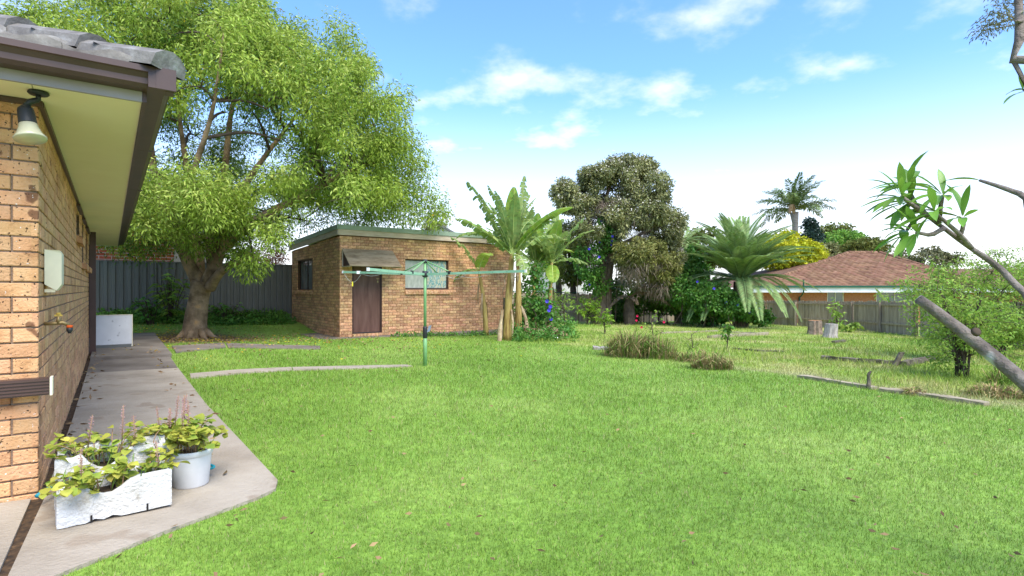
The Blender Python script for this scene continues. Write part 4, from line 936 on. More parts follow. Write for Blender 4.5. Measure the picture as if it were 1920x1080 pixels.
# --- the big spreading tree by the path
big = thing('spreading_tree', 'large umbrella-shaped light green tree with forked trunk beside the path', 'tree', TREE)
tb = MB(); T0 = Vector(TREE)
def TP(px, py, Y): return P(px, py, Y)
Yt = T0.y
trunk = curve([T0+Vector((-.05, 0, -.15)), TP(368, 590, Yt), TP(374, 555, Yt), TP(379, 527, Yt)], 9)
tb.tube(trunk, [.36, .31, .28, .262, .25, .246, .25, .262, .255], 18, jit=.08)
for a in range(7):                                   # root flare
    an = a*.9+.3; e = T0+Vector((math.cos(an)*.6, math.sin(an)*.55, -.06)); tb.tube([T0+Vector((math.cos(an)*.22, math.sin(an)*.22, .2)), T0+Vector((math.cos(an)*.4, math.sin(an)*.38, .03)), e], [.11, .075, .03], 8)
tb.build('trunk', M['bark'], big, True)
lm = MB()
limbs = [
 ([TP(376, 535, Yt), TP(352, 490, Yt-.1), TP(332, 440, Yt-.3), TP(308, 395, Yt-.5), TP(290, 330, Yt-.8), TP(275, 230, Yt-1.2), TP(230, 90, Yt-1.5)], [.185, .155, .13, .115, .09, .055, .015]),
 ([TP(372, 540, Yt+.1), TP(372, 480, Yt+.6), TP(360, 420, Yt+1.0), TP(352, 330, Yt+1.3), TP(335, 210, Yt+1.6), TP(320, 60, Yt+1.8)], [.16, .15, .13, .09, .05, .015]),
 ([TP(384, 540, Yt), TP(402, 500, Yt-.1), TP(414, 462, Yt-.2), TP(430, 400, Yt-.1), TP(470, 330, Yt+.2), TP(530, 250, Yt+.4), TP(600, 160, Yt+.5)], [.185, .165, .15, .115, .08, .045, .015]),
 ([TP(393, 540, Yt-.1), TP(412, 512, Yt-.3), TP(440, 492, Yt-.6), TP(474, 480, Yt-1.0)], [.15, .11, .09, .06]),
 ([TP(410, 470, Yt-.1), TP(470, 420, Yt+.2), TP(560, 370, Yt+.5), TP(660, 320, Yt+.6), TP(720, 300, Yt+.5)], [.15, .13, .1, .07, .04]),
 ([TP(400, 500, Yt+.2), TP(396, 430, Yt+.9), TP(420, 330, Yt+1.2), TP(435, 200, Yt+1.0), TP(470, 70, Yt+.8)], [.16, .14, .1, .06, .02]),
 ([TP(320, 415, Yt-.4), TP(345, 360, Yt-1.3), TP(370, 300, Yt-1.8), TP(400, 200, Yt-2.2), TP(420, 60, Yt-2.4)], [.1, .09, .07, .045, .02]),
]
nodes = []
for pts, rad in limbs:
    c_ = curve(pts, 14); rr_ = np.interp(np.linspace(0, 1, 14), np.linspace(0, 1, len(rad)), rad); lm.tube(c_, list(rr_), 10)
    nodes += [(Vector(p), float(q)) for p, q in zip(c_[4:], rr_[4:])]
lm.build('limbs', M['bark'], big, True)
# cluster centres on the crown's dome, an open skirt in front
DC = np.array([-8.9, 15.7, 1.9]); DR = np.array([6.4, 4.9, 6.4])
cents = []
r = np.random.default_rng(5)
while len(cents) < 640:
    v = r.normal(size=3); v /= np.linalg.norm(v)
    if v[2] < -.08: continue
    front = -v[1]; lim = .02+.47*max(0, front)**.8*(1 if v[0] < .75 else .4)
    if v[2] < lim: continue
    k = (1-.26*r.random()**1.7)*(1+.09*math.sin(v[0]*7+1)*math.sin(v[1]*6+v[2]*5))
    p = DC+v*DR*k
    cents.append(p)
lowc = []
for q in range(70):                                  # the low bright spray in front of the trunk
    v = r.normal(size=3)*np.array([.85, .5, .42]); lowc.append(np.array([-7.0+.25*r.normal(), 13.0, 2.0])+v*np.array([1.3, 1.2, 1.0]))
for q in range(34):                                  # spray over the shed's corner and fence
    lowc.append(np.array([r.uniform(-6.3, -3.0), r.uniform(14.6, 16.4), r.uniform(2.2, 3.0)]))
for q in range(26):
    lowc.append(np.array([r.uniform(-8.4, -6.5), r.uniform(14.0, 16.5), r.uniform(1.0, 2.1)]))
for q in range(30):
    lowc.append(np.array([r.uniform(-11.0, -9.0), r.uniform(13.5, 16.0), r.uniform(1.0, 3.0)]))
tw = MB()
for q in range(104):                                  # secondary boughs fanning out inside the dome
    c = Vector(DC+(np.array(cents[q*5])-DC)*.86)
    best = min(nodes[:98], key=lambda n_: (c-n_[0]).length*(1+.3*max(0, n_[0].z-c.z+1)))
    d = (c-best[0]).length; r0 = min(best[1]*.8, .034+.016*d)
    pts = curve([best[0], best[0].lerp(c, .5)+Vector((random.uniform(-.1, .1), random.uniform(-.1, .1), .1))*d, c], 9)
    tw.tube(pts, [r0+(.02-r0)*k/8 for k in range(9)], 6, cap=False); nodes += [(pts[k], r0+(.02-r0)*k/8) for k in range(2, 9)]
allc = [Vector(c) for c in cents]+[Vector(c) for c in lowc]
hubs = []
order = sorted(allc, key=lambda c: min((c-n_[0]).length for n_ in nodes))
for c in order:                                      # each spray is reached by a branch from the nearest limb or earlier branch
    best = min(nodes, key=lambda n_: (c-n_[0]).length*(1+.25*max(0, n_[0].z-c.z)))
    d = (c-best[0]).length; r0 = min(best[1]*.8, .016+.018*d)
    pts = curve([best[0], best[0].lerp(c, .5)+Vector((random.uniform(-.12, .12), random.uniform(-.12, .12), .12))*d, c], 6)
    tw.tube(pts, [r0+(.009-r0)*k/5 for k in range(6)], 5, cap=False)
    if d > .5: nodes += [(pts[2], r0*.8), (pts[3], r0*.65), (pts[4], r0*.5)]
tw.build('branches', M['darkbark'], big, True)
cents += [np.array(pts[-1])+r.normal(size=3)*.3 for pts, _ in limbs for _k in range(3)]
ca = np.array(cents); lo = np.array(lowc)
leaf_obj('crown', [tufts(ca, 270, (.52, .52, .42), .118, .036, .5), tufts(lo, 210, (.42, .42, .32), .105, .032, .5)], M['leaf_main'], big)
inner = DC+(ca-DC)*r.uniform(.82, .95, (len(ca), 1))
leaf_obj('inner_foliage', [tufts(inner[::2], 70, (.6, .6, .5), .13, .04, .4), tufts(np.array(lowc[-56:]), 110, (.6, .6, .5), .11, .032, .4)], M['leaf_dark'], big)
tips_ = np.concatenate([ca[ca[:, 2] > 3.0]+np.array([0, 0, .25]), lo[:70]+np.array([0, -.1, .2])])
leaf_obj('young_tips', [tufts(tips_, 55, (.5, .5, .3), .12, .032, .1)], M['leaf_young'], big)
yl = ca[r.integers(0, len(ca), 90)]; leaf_obj('yellow_leaves', [tufts(yl, 3, (.6, .6, .5), .13, .04, .8)], M['leaf_yellow'], big)

# --- leafy bushes and ground cover under it, against the steel fence
gc = []; gd = []
rc = np.random.default_rng(31)
for k in range(900):
    a = rc.uniform(-7.0, .2); nn = -rc.uniform(.1, 1.5)*(1 if a > -3 else .8)
    p = Fp(a, nn)
    if (p.x-S0.x)*D2.x+(p.y-S0.y)*D2.y > -.3 and (p.x-S0.x)*D1.x+(p.y-S0.y)*D1.y > -.2: continue
    hgt = rc.uniform(.02, .42)*(1-abs(nn)/1.9); gc.append((p.x, p.y, gzf(p.x, p.y)+hgt))
o = leaf_obj('ground_cover', [tufts(np.array(gc), 12, (.16, .16, .1), .12, .06, .1)], M['leaf_vine'], None, 'stuff'); tag(o, 'low green weeds massed along the steel fence')
def leafy_clump(name, label, c, h, n, lr, spread, mt, flowers=0, group=None, L_=.3, W_=.06):
    t = thing(name, label, 'plant', c, group); m = MB(); rr = random.Random(int(c.x*100)); pos = []; dr = []
    for k in range(n):
        a = rr.uniform(0, 6.283); s = rr.uniform(.1, 1); e = Vector(c)+Vector((math.cos(a)*spread*s, math.sin(a)*spread*s, h*rr.uniform(.5, 1.05)))
        pts = curve([Vector(c)+Vector((math.cos(a)*.08, math.sin(a)*.08, 0)), Vector(c).lerp(e, .5)+UP*.1, e], 5); m.tube(pts, .009, 5)
        for q in range(7):
            p = pts[1+q % 4]; pos.append(tuple(p)); b = rr.uniform(0, 6.283); dr.append((math.cos(b), math.sin(b), rr.uniform(-.2, .5)))
    m.build('stems', M['darkbark'], t, True)
    leaf_obj('foliage', [leaf_arrays(np.array(pos), np.array(dr), L_, W_, .2, .35)], mt, t)
    if flowers:
        f = MB()
        for k in range(flowers):
            a = rr.uniform(0, 6.283); p = Vector(c)+Vector((math.cos(a)*spread, math.sin(a)*spread, h*rr.uniform(.7, 1.1)))
            for j in range(6):
                b = j*1.05; g_ = Vector((math.cos(b), math.sin(b), .3))*.05; s_ = Vector((-math.sin(b), math.cos(b), 0))*.016; f.quad(p, p+g_*.6+s_, p+g_, p+g_*.6-s_)
        f.build('flowers', M['flower_red'], t)
    return t
c_ = Fp(-3.85, -1.0); leafy_clump('ginger_plant', 'tall leafy ginger clump with red flowers behind the tree trunk', Vector((c_.x, c_.y, gzf(c_.x, c_.y))), 1.6, 26, .2, .55, M['leaf_shrub'], 6, L_=.34, W_=.075)
c_ = Fp(-4.4, -1.3); leafy_clump('leafy_bush', 'dark leafy bush in front of the steel fence', Vector((c_.x, c_.y, gzf(c_.x, c_.y))), .75, 24, .2, .6, M['leaf_vine'], 0, L_=.2, W_=.07)
c_ = Fp(-2.3, -.9); leafy_clump('leafy_bush', 'green leafy bush between the forked trunk and the shed', Vector((c_.x, c_.y, gzf(c_.x, c_.y))), .6, 22, .2, .7, M['leaf_vine'], 0, L_=.2, W_=.07)
rt = thing('rust_leaf_tree', 'small tree with rusty red leaves behind the steel fence by the shed', 'tree', Fp(-.9, 1.6, -1.2))
m = MB(); m.tube([Fp(-.9, 1.6, -1.3), Fp(-.85, 1.6, .3), Fp(-.7, 1.7, 1.0)], [.07, .05, .03], 7)
for k in range(5): branch(m, Fp(-.85, 1.6, .3+k*.1), Fp(-1.6+k*.4, 1.4+.2*k, 1.2+.1*(k % 3)), .03, .01, seed=k)
m.build('trunk', M['greybark'], rt, True)
cc, _ = ball(60, Fp(-.8, 1.7, 1.15), (.95, .7, .55), .3); leaf_obj('crown', [tufts(cc, 45, (.25, .25, .2), .1, .04, .3)], M['leaf_rust'], rt)

# --- melaleuca hung with creeper
YM = 29.0; mb_ = Vector((X_at(1130, YM), YM, gzf(X_at(1130, YM), YM)))
mel = thing('paperbark_tree', 'broad olive paperbark tree with cream flowers and a rough brown trunk', 'tree', mb_)
m = MB(); m.tube(curve([mb_-UP*.2, P(1130, 560, YM), P(1134, 510, YM), P(1142, 470, YM), P(1150, 420, YM)], 10), [.58, .5, .46, .44, .42, .4, .38, .34, .3, .24], 14, jit=.12)
for e, r0 in ((P(1100, 400, YM-.5), .2), (P(1190, 370, YM-.6), .22), (P(1220, 430, YM-1.0), .16), (P(1085, 470, YM-.4), .14), (P(1150, 330, YM+.3), .2), (P(1225, 480, YM-1.3), .15)):
    branch(m, P(1140, 475, YM), e, r0, .05, .12, 8, 8, seed=int(r0*1000))
m.build('trunk', M['paperbark'], mel, True)
r = np.random.default_rng(9)
def lobes(spec):
    out = []
    for (px, py, Y, rx, rz, n) in spec:
        c = np.array(P(px, py, Y)); v = unit(r.normal(size=(n, 3))); out.append(c+v*np.array([rx, rx*.9, rz])*r.uniform(.72, 1.0, (n, 1)))
    return np.concatenate(out)
mc = lobes([(1150, 350, YM, 1.7, 1.2, 70), (1208, 352, YM-.5, 1.25, 1.15, 55), (1085, 372, YM-.2, 1.1, .9, 50), (1172, 312, YM-.2, .9, .5, 34), (1205, 318, YM, .6, .5, 22), (1120, 330, YM-.4, .8, .5, 28), (1165, 400, YM-1.1, .8, .5, 26), (1245, 420, YM-.3, 1.0, .9, 40),
            (1130, 425, YM-.9, 1.3, .8, 40), (1215, 395, YM-.8, 1.2, .9, 45), (1060, 360, YM, .7, .6, 20), (1075, 440, YM, .8, .8, 24), (1255, 470, YM, .7, 1.0, 26)])
leaf_obj('crown', [tufts(mc, 130, (.36, .36, .28), .17, .075, .1)], M['leaf_mel'], mel)
hi = mc[r.random(len(mc)) < .8]; leaf_obj('flowers', [tufts(hi+np.array([0, -.1, .18]), 16, (.33, .33, .22), .085, .07, 0)], M['flower_white'], mel)
dt = lobes([(1185, 420, YM-.3, 1.3, .8, 50), (1150, 395, YM-.6, 1.0, .6, 30), (1120, 470, YM, .9, .9, 34)])
leaf_obj('dead_twigs', [tufts(dt, 60, (.35, .35, .45), .3, .022, .9)], M['deadtwig'], mel)
l2 = lobes([(1200, 488, YM-1.6, 1.45, .85, 80), (1240, 505, YM-1.5, .9, .9, 40)])
leaf_obj('low_crown', [tufts(l2+np.array([0, 0, .15]), 150, (.3, .3, .22), .16, .065, .1)], M['leaf_mel2'], mel)
leaf_obj('low_twigs', [tufts(l2[::2]-np.array([0, 0, .45]), 32, (.35, .35, .5), .4, .022, 1.2)], M['deadtwig'], mel)
def flowers_obj(name, cents, parent, mt, size=.09):
    f = MB()
    for c in cents:
        c = Vector(c)
        for j in range(6):
            a = j*1.047; g_ = Vector((math.cos(a), -.35, math.sin(a)))*size*.5; s_ = Vector((-math.sin(a), 0, math.cos(a)))*size*.28; f.quad(c, c+g_+s_, c+g_*1.15, c+g_-s_)
        f.build(name, mt, parent); f = MB()
def vine(label, base, spec, n_each, seed, leaf=.12, stalks=14, fl=18):
    global r
    r = np.random.default_rng(seed); t = thing('creeper', label, 'vine', base); c = lobes(spec)
    c[:, 2] = np.maximum(c[:, 2], gz(c[:, 0], c[:, 1])+.1)
    m = MB()
    for k in range(stalks):
        e = Vector(c[r.integers(len(c))]); m.tube(curve([Vector((e.x+r.uniform(-.3, .3), e.y, gzf(e.x, e.y)-.05)), Vector((e.x+r.uniform(-.3, .3), e.y-.1, (e.z+gzf(e.x, e.y))*.5)), e], 6), .018, 5)
    m.build('stems', M['darkbark'], t, True)
    leaf_obj('foliage', [tufts(c, n_each, (.3, .3, .25), leaf, leaf*.8, .35)], M['leaf_vine'], t)
    front = c[c[:, 1] < np.median(c[:, 1])]
    flowers_obj('flower', front[r.integers(0, len(front), fl)]+np.array([0, -.3, .1]), t, M['flower_blue'], .11); return t
vine('dark green creeper climbing the paperbark trunk, dotted with violet flowers', Vector((mb_.x-.5, mb_.y-.6, mb_.z)),
     [(1105, 490, YM-.7, .75, 1.0, 45), (1135, 440, YM-.8, .5, .9, 30), (1115, 530, YM-.6, .6, .5, 22)], 42, 41, .13, 6, 8)
vine('thick green creeper with violet flowers mounded around the feather palm', G(1330, 603),
     [(1290, 548, 27.6, .95, .9, 60), (1332, 558, 26.6, 1.0, .75, 70), (1368, 575, 26.4, .75, .5, 40), (1262, 560, 28.8, .55, .7, 30), (1325, 592, 27.6, 1.1, .3, 36), (1300, 508, 29.3, .5, .35, 16), (1392, 578, 26.8, .85, .5, 44), (1425, 592, 26.8, .5, .3, 18)], 46, 42, .15, 16, 9)
dk = thing('shade_thicket', 'dark foliage added to stand in for shade in the hollow below the paperbark', 'shrub', G(1215, 600))  # dark foliage added behind the hollow to stand in for its shadow
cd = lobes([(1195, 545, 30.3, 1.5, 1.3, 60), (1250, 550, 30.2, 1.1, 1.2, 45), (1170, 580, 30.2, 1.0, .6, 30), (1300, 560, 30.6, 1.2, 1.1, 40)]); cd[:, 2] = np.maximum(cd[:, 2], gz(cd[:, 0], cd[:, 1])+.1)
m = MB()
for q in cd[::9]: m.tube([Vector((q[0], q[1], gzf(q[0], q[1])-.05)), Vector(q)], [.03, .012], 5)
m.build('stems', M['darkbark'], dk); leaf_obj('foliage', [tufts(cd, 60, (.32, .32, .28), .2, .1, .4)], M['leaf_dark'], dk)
# --- palms
def frond_mesh(name, L_, droop, n, ll, lw, vee, mt, plume=0.0, taper=.35, seed=0):
    """feather frond along +Y, arching under its weight; returns a mesh"""
    rr = np.random.default_rng(seed); f = np.linspace(0, 1, n); y = L_*(f-.18*droop*f**2); z = L_*(.25*f-droop*.62*f**2)
    m = MB(); m.tube([(0, float(a), float(b)) for a, b in zip(y[::6], z[::6])], list(np.linspace(.035, .008, len(y[::6]))), 5)
    pos = np.stack([np.zeros(n), y, z], -1); V = []
    tng = np.gradient(pos, axis=0); tng = unit(tng)
    sel = f > .12
    for s in (-1, 1):
        k = sel.sum(); t = tng[sel]; p = pos[sel]; up = np.cross(np.array([[1., 0, 0]]).repeat(k, 0), t)
        ff = f[sel]; ln = ll*(np.sin(np.pi*(ff*.82+.12))*.9+.15)
        d = unit(np.array([[s, 0, 0]])*1.0+t*(.5+.6*ff[:, None])+up*(vee+plume*rr.normal(size=(k, 1)))); dp = np.array([0, 0, -1.])*ln[:, None]*.25
        sd = unit(np.cross(d, up))*lw*.5
        A = np.stack([p-sd, p+d*ln[:, None]*.5+sd*1.1+dp*.25, p+d*ln[:, None]+dp, p+d*ln[:, None]*.5-sd*1.1+dp*.25], 1); A[:, 0] = p
        V.append(A.reshape(-1, 3))
    V = np.concatenate(V); b = len(m.v)
    m.v += [tuple(q) for q in V]; m.f += [tuple(range(b+4*i, b+4*i+4)) for i in range(len(V)//4)]
    return m.mesh(name, mt)
def fronds(parent, c, meshes, specs):
    for k, (az, el, s) in enumerate(specs):
        d = Vector((math.cos(az)*math.cos(el), math.sin(az)*math.cos(el), math.sin(el)))
        # frond's own "up" stays as near vertical as it can
        y = d; x = y.cross(UP); x = x.normalized() if x.length > .05 else Vector((math.sin(az), -math.cos(az), 0)); z = x.cross(y)
        mw = Matrix(((x.x*s, y.x*s, z.x*s, c.x), (x.y*s, y.y*s, z.y*s, c.y), (x.z*s, y.z*s, z.z*s, c.z), (0, 0, 0, 1)))
        put('frond', meshes[k % len(meshes)], parent, mw)
YP = 27.6; pc = P(1388, 528, YP); pg = Vector((pc.x, pc.y, gzf(pc.x, pc.y)))
ph = thing('feather_palm', 'huge grey green feather palm with arching fronds before the paling fence', 'palm', pg)
m = MB(); m.tube([pg-UP*.2, pg+UP*.8, pc], [.4, .38, .34], 12, jit=.2); m.build('trunk', M['paperbark'], ph)
PM = [frond_mesh('frond', 3.9, d, 78, .58, .044, .35, M['leaf_palm'], seed=k) for k, d in enumerate((.6, .85, 1.2, .5))]
rr = random.Random(3); sp = []
for k in range(96):
    el = R([80, 66, 54, 42, 28, 14, 4, 36][k % 8]+rr.uniform(-6, 6)); az = k*2.399+rr.uniform(-.2, .2); sp.append((az, el, rr.uniform(.8, 1.05)))
fronds(ph, pc, PM, sp)
# smaller feather palm and grey-trunked palm between the two
YQ = 30.5; q0 = P(1273, 505, YQ); qg = Vector((q0.x, q0.y, gzf(q0.x, q0.y)))
kp = thing('slim_palm', 'grey slim palm with a dark upright spear leaf beside the paperbark', 'palm', qg)
m = MB(); m.tube([qg-UP*.2, q0, P(1275, 478, YQ), P(1277, 455, YQ)], [.26, .25, .22, .16], 12); m.build('trunk', M['palmtrunk'], kp, True)
m = MB(); m.tube(curve([P(1277, 460, YQ), P(1280, 440, YQ), P(1291, 415, YQ)], 6), [.08, .06, .05, .04, .03, .012], 6); m.build('spear_leaf', M['leaf_dark'], kp, True)
KM = [frond_mesh('frond', 2.3, d, 46, .5, .04, .2, M['leaf_palm'], seed=10+k) for k, d in enumerate((.5, .8))]
fronds(kp, P(1277, 458, YQ), KM, [(R(20), R(35), 1.0), (R(-15), R(12), 1.05), (R(60), R(40), .9), (R(110), R(50), .9), (R(150), R(70), .8), (R(-50), R(20), .9), (R(200), R(40), .7), (R(-100), R(5), .8)])
# old palm skirt in the hollow under the paperbark
ok_ = P(1180, 560, 28.3); og = Vector((ok_.x, ok_.y, gzf(ok_.x, ok_.y)))
op = thing('shaggy_palm', 'squat shaggy palm with dead brown drooping fronds in the hollow', 'palm', og)
m = MB(); m.tube([og-UP*.1, og+UP*.5, og+UP*1.0, og+UP*1.3], [.28, .3, .26, .2], 14, jit=.35); m.build('trunk', M['darkbark'], op)
DM = [frond_mesh('frond', 1.9, d, 44, .42, .03, -.3, M['deadfrond'], seed=20+k) for k, d in enumerate((1.0, 1.3))]
GM = [frond_mesh('frond', 1.9, d, 44, .42, .035, .2, M['leaf_dark'], seed=30+k) for k, d in enumerate((.7, 1.0))]
fronds(op, og+UP*1.4, DM, [(R(-25), R(38), 1.15), (R(-8), R(22), 1.25), (R(5), R(50), 1.0), (R(205), R(15), .7), (R(-75), R(5), .55)])
fronds(op, og+UP*1.5, GM, [(R(-10), R(35), 1.0), (R(40), R(30), 1.1), (R(100), R(40), 1), (R(160), R(30), .9), (R(-70), R(40), .8), (R(220), R(40), .9), (R(-35), R(20), 1.0)])
# far queen palm
YK = 46; k0 = P(1491, 418, YK); kg = Vector((k0.x, k0.y, gzf(k0.x, k0.y)-1))
qp = thing('queen_palm', 'tall slender queen palm rising behind the tiled house', 'palm', kg)
m = MB(); m.tube([kg, Vector((k0.x, k0.y, k0.z*.5)), k0, P(1489, 398, YK)], [.26, .24, .24, .34], 12); m.build('trunk', M['palmtrunk'], qp, True)
m = MB(); m.tube(curve([P(1489, 400, YK-.2), P(1484, 385, YK-.5), P(1480, 400, YK-.7)], 6), [.1, .16, .2, .2, .16, .08], 7, jit=.3); m.build('fruit_stalk', M['drysheath'], qp)
QM = [frond_mesh('frond', 3.3, d, 60, .55, .07, .1, M['leaf_queen'], plume=.55, seed=50+k) for k, d in enumerate((.55, .75, .95))]
fronds(qp, P(1489, 394, YK), QM, [(k*2.399, R([68, 50, 32, 14, 2][k % 5]), 1.05) for k in range(24)])

# --- trees beyond the fences
def crown_tree(name, label, px, py, Y, rx, rz, mt, n=60, each=60, L_=.28, W_=.15, group='trees beyond the back fence', spread=.5, bark='darkbark', cone=False):
    global r
    c = P(px, py, Y); gz_ = gzf(c.x, Y)-.5; t = thing(name, label, 'tree', Vector((c.x, Y, gz_)), group)
    m = MB(); m.tube([Vector((c.x, Y, gz_)), Vector((c.x+.1, Y, (gz_+c.z)*.5)), c], [.25, .2, .1], 8)
    v = unit(rng.normal(size=(n, 3)))
    if cone: h = rng.random(n)**1.4; v = np.stack([np.cos(np.arange(n)*2.4)*(1-h)*rx, np.sin(np.arange(n)*2.4)*(1-h)*rx, (h*2-1)*rz], -1); cc = np.array(c)+v
    else: cc = np.array(c)+v*np.array([rx, rx, rz])*rng.uniform(.6, 1.0, (n, 1))
    for q in cc[::4]: branch(m, Vector((c.x, Y, c.z-rz*.6)), Vector(q), .07, .02, .08, 5, 5)
    m.build('trunk', M[bark], t, True); leaf_obj('crown', [tufts(cc, each, (spread, spread, spread*.7), L_, W_, .1)], M[mt], t); return t
crown_tree('lime_tree', 'larger bright lime yellow tree between feather palm and queen palm', 1462, 472, 43, 1.9, 1.6, 'leaf_lime', 80, 70)
crown_tree('lime_tree', 'smaller bright lime yellow tree between queen palm and tiled roof', 1512, 482, 42.5, 1.25, 1.1, 'leaf_lime', 60, 70)
crown_tree('dark_conifer', 'dark blue green conifer behind the lime trees', 1518, 448, 52, 1.6, 1.7, 'leaf_conifer', 70, 70, cone=True)
crown_tree('olive_tree', 'dull olive tree behind the bright green tree', 1568, 452, 58, 2.4, 1.7, 'leaf_olive', 70, 60, .35, .18)
crown_tree('bright_tree', 'bright green round tree above the tiled roof', 1582, 462, 54, 1.9, 1.75, 'leaf_bright', 90, 70)
crown_tree('olive_tree', 'flat topped olive tree just above the roof ridge', 1618, 466, 50, 1.9, .9, 'leaf_olive', 70, 60)
crown_tree('olive_tree', 'dark olive tree between the lime and bright green trees', 1545, 480, 50, 1.2, 1.4, 'leaf_mel', 50, 60)
crown_tree('grey_gum', 'pale grey green tree far behind the tiled house', 1730, 490, 60, 3.2, 1.5, 'leaf_gum', 60, 50, .35, .2)
crown_tree('grey_gum', 'small distant tree seen above the shed roof', 812, 428, 60, 1.3, .8, 'leaf_gum', 26, 45, .3, .14)
crown_tree('garden_tree', 'leafy green tree behind the slim palm', 1325, 462, 36, 1.6, 1.2, 'leaf_olive', 50, 60, .3, .16)
crown_tree('garden_tree', 'yellow green tree beyond the banana clump', 1045, 475, 34, 1.0, 1.6, 'leaf_shrub', 45, 60, .25, .1)
crown_tree('garden_tree', 'olive green tree filling the gap left of the paperbark', 1072, 490, 32, 1.0, 1.5, 'leaf_olive', 46, 60, .25, .12)
crown_tree('garden_tree', 'dark green shrub tree between paperbark and slim palm', 1288, 500, 31.5, 1.1, 1.4, 'leaf_vine', 46, 60, .25, .13)
# tall gum whose hanging foliage enters the top of the frame
tg = Vector((13.6, 11.5, gzf(13.6, 11.5)))
gum = thing('tall_gum', 'tall gum tree whose drooping grey foliage hangs into the sky', 'tree', tg)
m = MB(); tp_ = curve([tg-UP*.2, tg+Vector((-.2, 0, 3)), tg+Vector((-.6, 0, 6.2)), tg+Vector((-1.4, .1, 8.5))], 10); m.tube(tp_, list(np.linspace(.3, .1, 10)), 10)
gcs = []
for (px, py) in ((1870, 22), (1885, 5), (1850, 50), (1842, 58), (1895, 30), (1862, -20), (1905, -30), (1880, -60), (1920, -50), (1940, -10), (1960, -70), (1990, -30), (1876, 38)):
    e = P(px, py, 11.2+random.uniform(-.5, .5)); branch(m, tp_[7], e, .04, .008, .1, 6, 5); gcs.append(tuple(e))
m.build('trunk', M['greybark'], gum, True)
leaf_obj('crown', [tufts(np.array(gcs), 130, (.26, .26, .24), .085, .022, .6)], M['leaf_gum'], gum)
# ------------------------------------------------------------------ bananas
def banana_leaf(base, d, L_, W_, droop, torn, mt, parent, seed, name='leaf'):
    """big blade on an arching midrib, torn into strips along its side veins"""
    rr = random.Random(seed); base = Vector(base); d = Vector(d).normalized(); side = d.cross(UP)
    side = side.normalized() if side.length > .05 else Vector((1, 0, 0)); n = 26; pts = []
    p = base.copy(); v = d.copy()
    for k in range(n+1):
        pts.append(p.copy()); p = p+v*(L_/n); v = (v-UP*droop*(.35+1.3*k/n)*2.0/n).normalized()
    m = MB(); rib = MB(); rib.tube(pts, [max(.004, .02*(1-k/n)+.004) for k in range(n+1)], 5)
    tw = rr.uniform(-.4, .4)
    for s in (-1, 1):
        flop = 0; k = 3
        while k < n:
            ln = rr.choice((1, 1, 2, 2, 3)) if torn > .3 else rr.choice((4, 6, 8)); ln = min(ln, n-k); flop = rr.uniform(-.15, .9)*torn
            for j in range(k, k+ln):
                f0, f1 = j/n, (j+1)/n
                g0 = j if j > k or torn < .3 else j+.12
                w0 = W_*.5*(math.sin(math.pi*min(1, f0*.93+.06)))**.55; w1 = W_*.5*max(.02, math.sin(math.pi*min(1, f1*.93+.06)))**.55
                if torn > .3: w0 *= rr.uniform(.8, 1.05); w1 *= rr.uniform(.8, 1.05)
                t = (pts[j+1]-pts[j]).normalized(); nn = side.cross(t).normalized()
                o0 = (side*s*math.cos(flop+tw*s*.3)+nn*(.28-math.sin(flop)))+t*.25; o0.normalize()
                a = pts[j]; b = pts[j+1]
                mid0 = a+o0*w0*.55+nn*.03*W_; mid1 = b+o0*w1*.55+nn*.03*W_
                e0 = a+o0*w0-UP*w0*.18*(1+torn); e1 = b+o0*w1-UP*w1*.18*(1+torn)
                if j == k and torn > .3: mid0 = mid0.lerp(mid1, .1); e0 = e0.lerp(e1, .3)
                m.quad(a, b, mid1, mid0); m.quad(mid0, mid1, e1, e0)
            k += ln
    o = m.build(name, mt, parent); child = rib.build('midrib', M['midrib'], None, True); child_of(child, o)
    return o
def banana(label, gx_, gy_, h, lean, leaves, seed, r0=.12, group='banana plants beside the shed', hung=6):
    """leaves: (azimuth deg, elevation deg, length, width, droop, torn)"""
    rr = random.Random(seed); g = G(gx_, gy_); t = thing('banana_plant', label, 'banana plant', g, group)
    top = g+Vector((lean[0], lean[1], h)); pts = curve([g-UP*.05, g+Vector((lean[0]*.3, lean[1]*.3, h*.5)), top], 9)
    m = MB(); m.tube(pts, [r0*(1.12-.6*k/8) for k in range(9)], 10, jit=.12); m.build('stem', M['bananastem'], t, True)
    s = MB()
    for k in range(hung):                             # hanging dead sheaths
        p = pts[rr.randint(3, 8)]; a = rr.uniform(0, 6.283); d = Vector((math.cos(a), math.sin(a), 0))*r0*1.1; sd = Vector((-d.y, d.x, 0)).normalized()*rr.uniform(.02, .05); ln = rr.uniform(.3, .8)
        q = p+d; q2 = q+d*.5-UP*ln*.5; q3 = q+d*.3-UP*ln; s.quad(q-sd, q+sd, q2+sd, q2-sd); s.quad(q2-sd, q2+sd, q3+sd*.3, q3-sd*.5)
    if hung: s.build('dead_sheaths', M['drysheath'], t)
    if hung > 5 or group is not None and hung: leaves = list(leaves)+[(rr.uniform(-180, 180), rr.uniform(40, 84), rr.uniform(1.4, 2.3), rr.uniform(.28, .42), rr.uniform(.3, .9), rr.uniform(.4, 1.0)) for _ in range(9 if hung > 5 else 0)]
    for k, (az, el, L_, W_, dr, to) in enumerate(leaves):
        d = Vector((math.sin(R(az))*math.cos(R(el)), -math.cos(R(az))*math.cos(R(el)), math.sin(R(el))))
        banana_leaf(top-UP*.05, d, L_, W_*1.25, dr, to, M['leaf_banana'] if to < .5 else M['leaf_banana_old'], t, seed*10+k)
    return t
